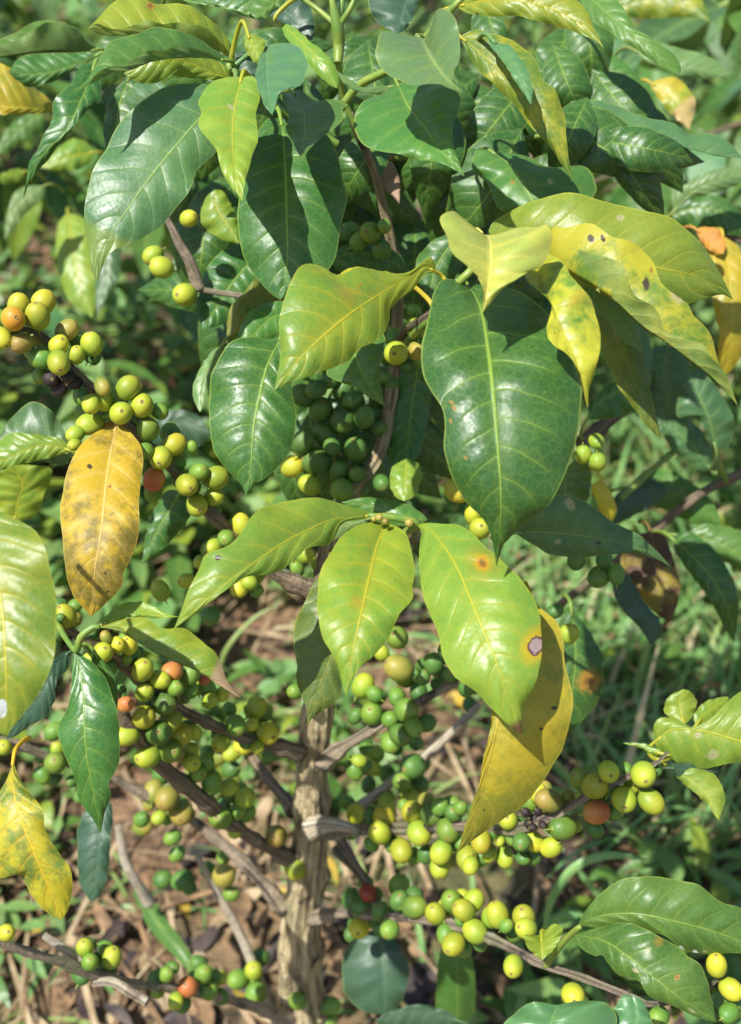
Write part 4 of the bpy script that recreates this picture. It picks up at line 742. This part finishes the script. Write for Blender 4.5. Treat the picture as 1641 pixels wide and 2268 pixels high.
# the neighbour's own twigs and leaves that show clearly on the right
def nbranch(pts, mat):
    return branch('branch', pts, mat, parent=nb, knots=KN)
nbranch([(1660,1040,1.00,10),(1560,1088,1.0,11),(1490,1140,1.0,12),(1430,1192,1.0,11),(1350,1255,1.01,11),(1290,1300,1.02,11),(1235,1345,1.03,10),(1190,1400,1.08,9)], BRANCH)
nbranch([(1285,985,.92,16),(1340,940,.93,16),(1400,895,.95,14),(1450,850,.98,12),(1520,780,1.05,10)], BRANCH)
nbranch([(1375,1105,.95,7),(1405,1075,.95,8),(1450,1035,.96,7),(1510,985,.97,6)], GREEN)
nbranch([(1610,1070,1.0,8),(1590,1020,.98,7),(1578,960,.96,6)], GREEN)
nbranch([(1660,540,1.0,7),(1600,520,1.0,7),(1540,500,1.02,6)], BRANCH)
def nl(*a, **k): return leaf(*a, parent=nb, **k)
nl('ortip', [.97,.96,.96], [(1438,183),(1490,218),(1526,287)], [(1490,170),(1525,195),(1541,235)], [(1455,215),(1480,245),(1508,272)], 'yellow leaf with an orange dead tip', tip=(.62,(.50,.37,.14)))
nl('yellow', [.92,.90,.90,.92], [(1600,520),(1618,620),(1622,720),(1604,832)], [(1570,560),(1578,660),(1592,740),(1588,800)], [(1645,560),(1665,660),(1655,750),(1628,812)], 'yellow limp leaf at the right edge')
nl('rust', [.92,.91,.90], [(1540,508),(1575,530),(1602,562)], [(1560,502),(1592,508),(1608,540)], [(1550,530),(1565,550),(1585,562)], 'rust-red withered leaf')
nl('rust', [.93,.92,.92], [(1560,545),(1600,580),(1640,640)], [(1590,545),(1630,570),(1650,610)], [(1570,570),(1600,610),(1625,645)], 'orange withered leaf')
nl('deep', [.93,.92,.92], [(1585,995),(1570,927),(1550,880),(1528,826)], [(1545,930),(1500,920),(1511,852)], [(1612,990),(1626,940),(1600,880),(1553,818)])
nl('deep', [.97,.96,.96], [(1576,1042),(1530,985),(1464,928)], [(1578,1000),(1552,955),(1510,918)], [(1550,1040),(1505,1012),(1473,972)])
nl('slate', [.98,.97,.97], [(1480,1085),(1430,1095),(1370,1125),(1330,1160)], [(1440,1060),(1390,1075),(1345,1120)], [(1450,1120),(1410,1140),(1365,1160)])
nl('mid', [1.02,1.01,1.01], [(1400,1080),(1460,1085),(1530,1110),(1600,1160)], [(1430,1040),(1500,1050),(1570,1100)], [(1430,1110),(1490,1140),(1550,1165)])
nl('dark', [.95,.93,.93,.95], [(1485,1190),(1560,1260),(1610,1340),(1626,1425)], [(1530,1178),(1602,1240),(1636,1330)], [(1500,1232),(1560,1312),(1606,1392)])
nl('mid', [.96,.95,.95], [(1500,1185),(1570,1195),(1641,1230),(1700,1270)], [(1540,1165),(1600,1165),(1660,1190)], [(1545,1215),(1600,1240),(1650,1270)])
nl('rot', [.93,.92,.91,.91], [(1440,1178),(1460,1250),(1475,1320),(1482,1380)], [(1395,1190),(1375,1240),(1393,1290),(1438,1345)], [(1472,1190),(1501,1270),(1506,1310),(1496,1352)], 'rotting brown and yellow leaf')
nl('slate', [.90,.885,.885], [(1370,1270),(1400,1320),(1435,1375),(1442,1430)], [(1355,1290),(1373,1344),(1414,1388)], [(1391,1272),(1425,1330),(1461,1375),(1468,1402)])
nl('yellow', [.90,.90,.91], [(1330,1060),(1345,1100),(1350,1165)], [(1310,1080),(1325,1120)], [(1350,1085),(1366,1130)])
nl('mid', [.92,.915,.91], [(1270,1130),(1250,1080),(1260,1040),(1290,1000)], [(1240,1120),(1225,1070)], [(1300,1110),(1310,1050)])
nl('dark', [.90,.90,.90], [(1300,930),(1330,890),(1390,860),(1440,880)], [(1310,890),(1350,850),(1400,840)], [(1340,930),(1390,915),(1430,905)])
nl('blue', [.96,.95,.95], [(1395,690),(1400,760),(1415,850),(1420,900)], [(1380,720),(1378,790),(1395,860)], [(1430,720),(1445,800),(1435,870)])
nl('deep', [.97,.96,.96], [(1480,760),(1470,830),(1480,900),(1460,960)], [(1440,780),(1440,850),(1445,920)], [(1520,790),(1530,850),(1500,920)])
nl('light', [.96,.95,.95], [(1490,470),(1540,420),(1600,395),(1680,370)], [(1490,430),(1530,400),(1590,372)], [(1530,440),(1590,425),(1650,400)])
nl('dark', [1.0,.99,.99], [(1480,480),(1540,460),(1600,470),(1660,520)], [(1510,440),(1580,430),(1640,470)], [(1500,500),(1560,510),(1610,520)])
nl('yelmot', [1.05,1.04,1.03], [(1345,30),(1420,0),(1500,0),(1575,50)], [(1380,-20),(1460,-40),(1540,-20)], [(1390,40),(1460,40),(1530,38)])
nl('lime', [1.0,.99,.99], [(1270,150),(1290,180),(1310,230),(1290,270)], [(1250,170),(1262,220),(1275,250)], [(1300,150),(1340,190),(1335,235)])
nl('limey', [1.0,.99,.99], [(1320,190),(1370,190),(1400,210),(1395,240)], [(1340,180),(1385,185),(1410,205)], [(1340,205),(1370,225),(1385,240)])
nl('mid', [.98,.97,.97], [(1250,90),(1320,140),(1390,170),(1430,215)], [(1290,80),(1360,120),(1415,170)], [(1260,120),(1320,165),(1390,195)])
nl('light', [1.0,.99,.99], [(1400,110),(1460,140),(1540,150),(1620,165)], [(1430,90),(1500,105),(1580,130)], [(1440,140),(1500,165),(1580,175)])
nl('dark', [1.0,1.0,1.0], [(1260,300),(1290,330),(1340,360),(1345,390)], [(1290,300),(1325,330),(1350,365)], [(1265,320),(1300,360),(1330,385)])

def ll(*a, **k): return leaf(*a, parent=lb, **k)
ll('lime', [1.22,1.20,1.19,1.19], [(150,470),(162,560),(178,640),(205,705)], [(128,500),(126,580),(150,660)], [(190,490),(215,560),(222,640)])
ll('limey', [1.15,1.14,1.14], [(210,338),(160,345),(110,365),(88,372)], [(190,315),(160,308),(120,335)], [(195,365),(160,378),(120,376)])
ll('light', [1.15,1.14,1.13], [(100,412),(60,430),(25,470),(10,530)], [(60,412),(30,430),(14,480)], [(95,440),(55,475),(28,515)])
ll('mid', [1.2,1.19,1.18], [(100,250),(60,270),(20,310),(-20,350)], [(70,250),(20,280)], [(90,290),(40,325)])
ll('lime', [1.2,1.19,1.18], [(60,380),(30,385),(-10,400)], [(40,372),(5,385)], [(45,398),(10,408)])
ll('deep', [1.2,1.19,1.18], [(215,480),(235,560),(232,640),(215,700)], [(200,520),(205,600)], [(262,530),(265,610)])
# broad grass blades standing on the soil
def grass_plant(name, label, blades, mats, group=None):
    b0 = np.asarray(blades[0][0][0]); r = empty(name, b0); tag(r, label, 'grass', group or 'single grass plants on the soil')
    for pts, wd in blades:
        q = spline(pts, 26); t = np.linspace(0, 1, 26); tg = np.gradient(q, axis=0); tg /= np.linalg.norm(tg, axis=1)[:, None]
        sd = np.cross(tg, -FW + [.1, 0, .2]); sd /= np.linalg.norm(sd, axis=1)[:, None]; nn = np.cross(tg, sd)
        hw = wd*.5*np.minimum(1, t*5+.35)*(1-t**3)**.8; V = []; U = []; F = []
        for i in range(26):
            for s in (-1, -.5, 0, .5, 1): V.append(q[i] + sd[i]*hw[i]*s + nn[i]*hw[i]*.45*abs(s)); U.append(((s+1)/2, t[i]))
        for i in range(25):
            for j in range(4): F.append((i*5+j, i*5+j+1, i*5+j+6, i*5+j+5))
        link('blade', V, F, mats, parent=r, origin=q[0], uv=U)
    return r
BG_ = leaf_mat('mid', key='blade broad', nveins=1)
def gp(x, y, d): return P(x, y, d)
grass_plant('grass_plant', 'upright broad green grass blade in front of the soil at the bottom', [([gp(1000,2420,1.10), gp(1012,2280,1.02), gp(1012,2150,.99), gp(1000,2058,.99)], .036)], BG_)
grass_plant('grass_plant', 'arching thin green grass beside the lower right branch', [([gp(1205,2080,1.12), gp(1220,2000,1.08), gp(1270,1925,1.06), gp(1350,1895,1.06), gp(1440,1905,1.08)], .008), ([gp(1330,1990,1.12), gp(1290,1940,1.1), gp(1260,1900,1.1)], .006), ([gp(1215,2060,1.12), gp(1250,2030,1.1), gp(1300,2030,1.1)], .007)], GR[0])
grass_plant('grass_plant', 'slanting green grass blade on the soil left of the trunk', [([gp(320,1990,1.18), gp(350,2050,1.16), gp(400,2110,1.14), gp(450,2180,1.13)], .018), ([gp(300,1960,1.2), gp(320,2000,1.18), gp(345,2040,1.17)], .014)], BG_)
grass_plant('grass_plant', 'thin bent grass stem left of the trunk, in front of the bare soil', [([gp(480,1510,1.3), gp(500,1440,1.28), gp(555,1375,1.27), gp(610,1340,1.27)], .005)], GR[1])
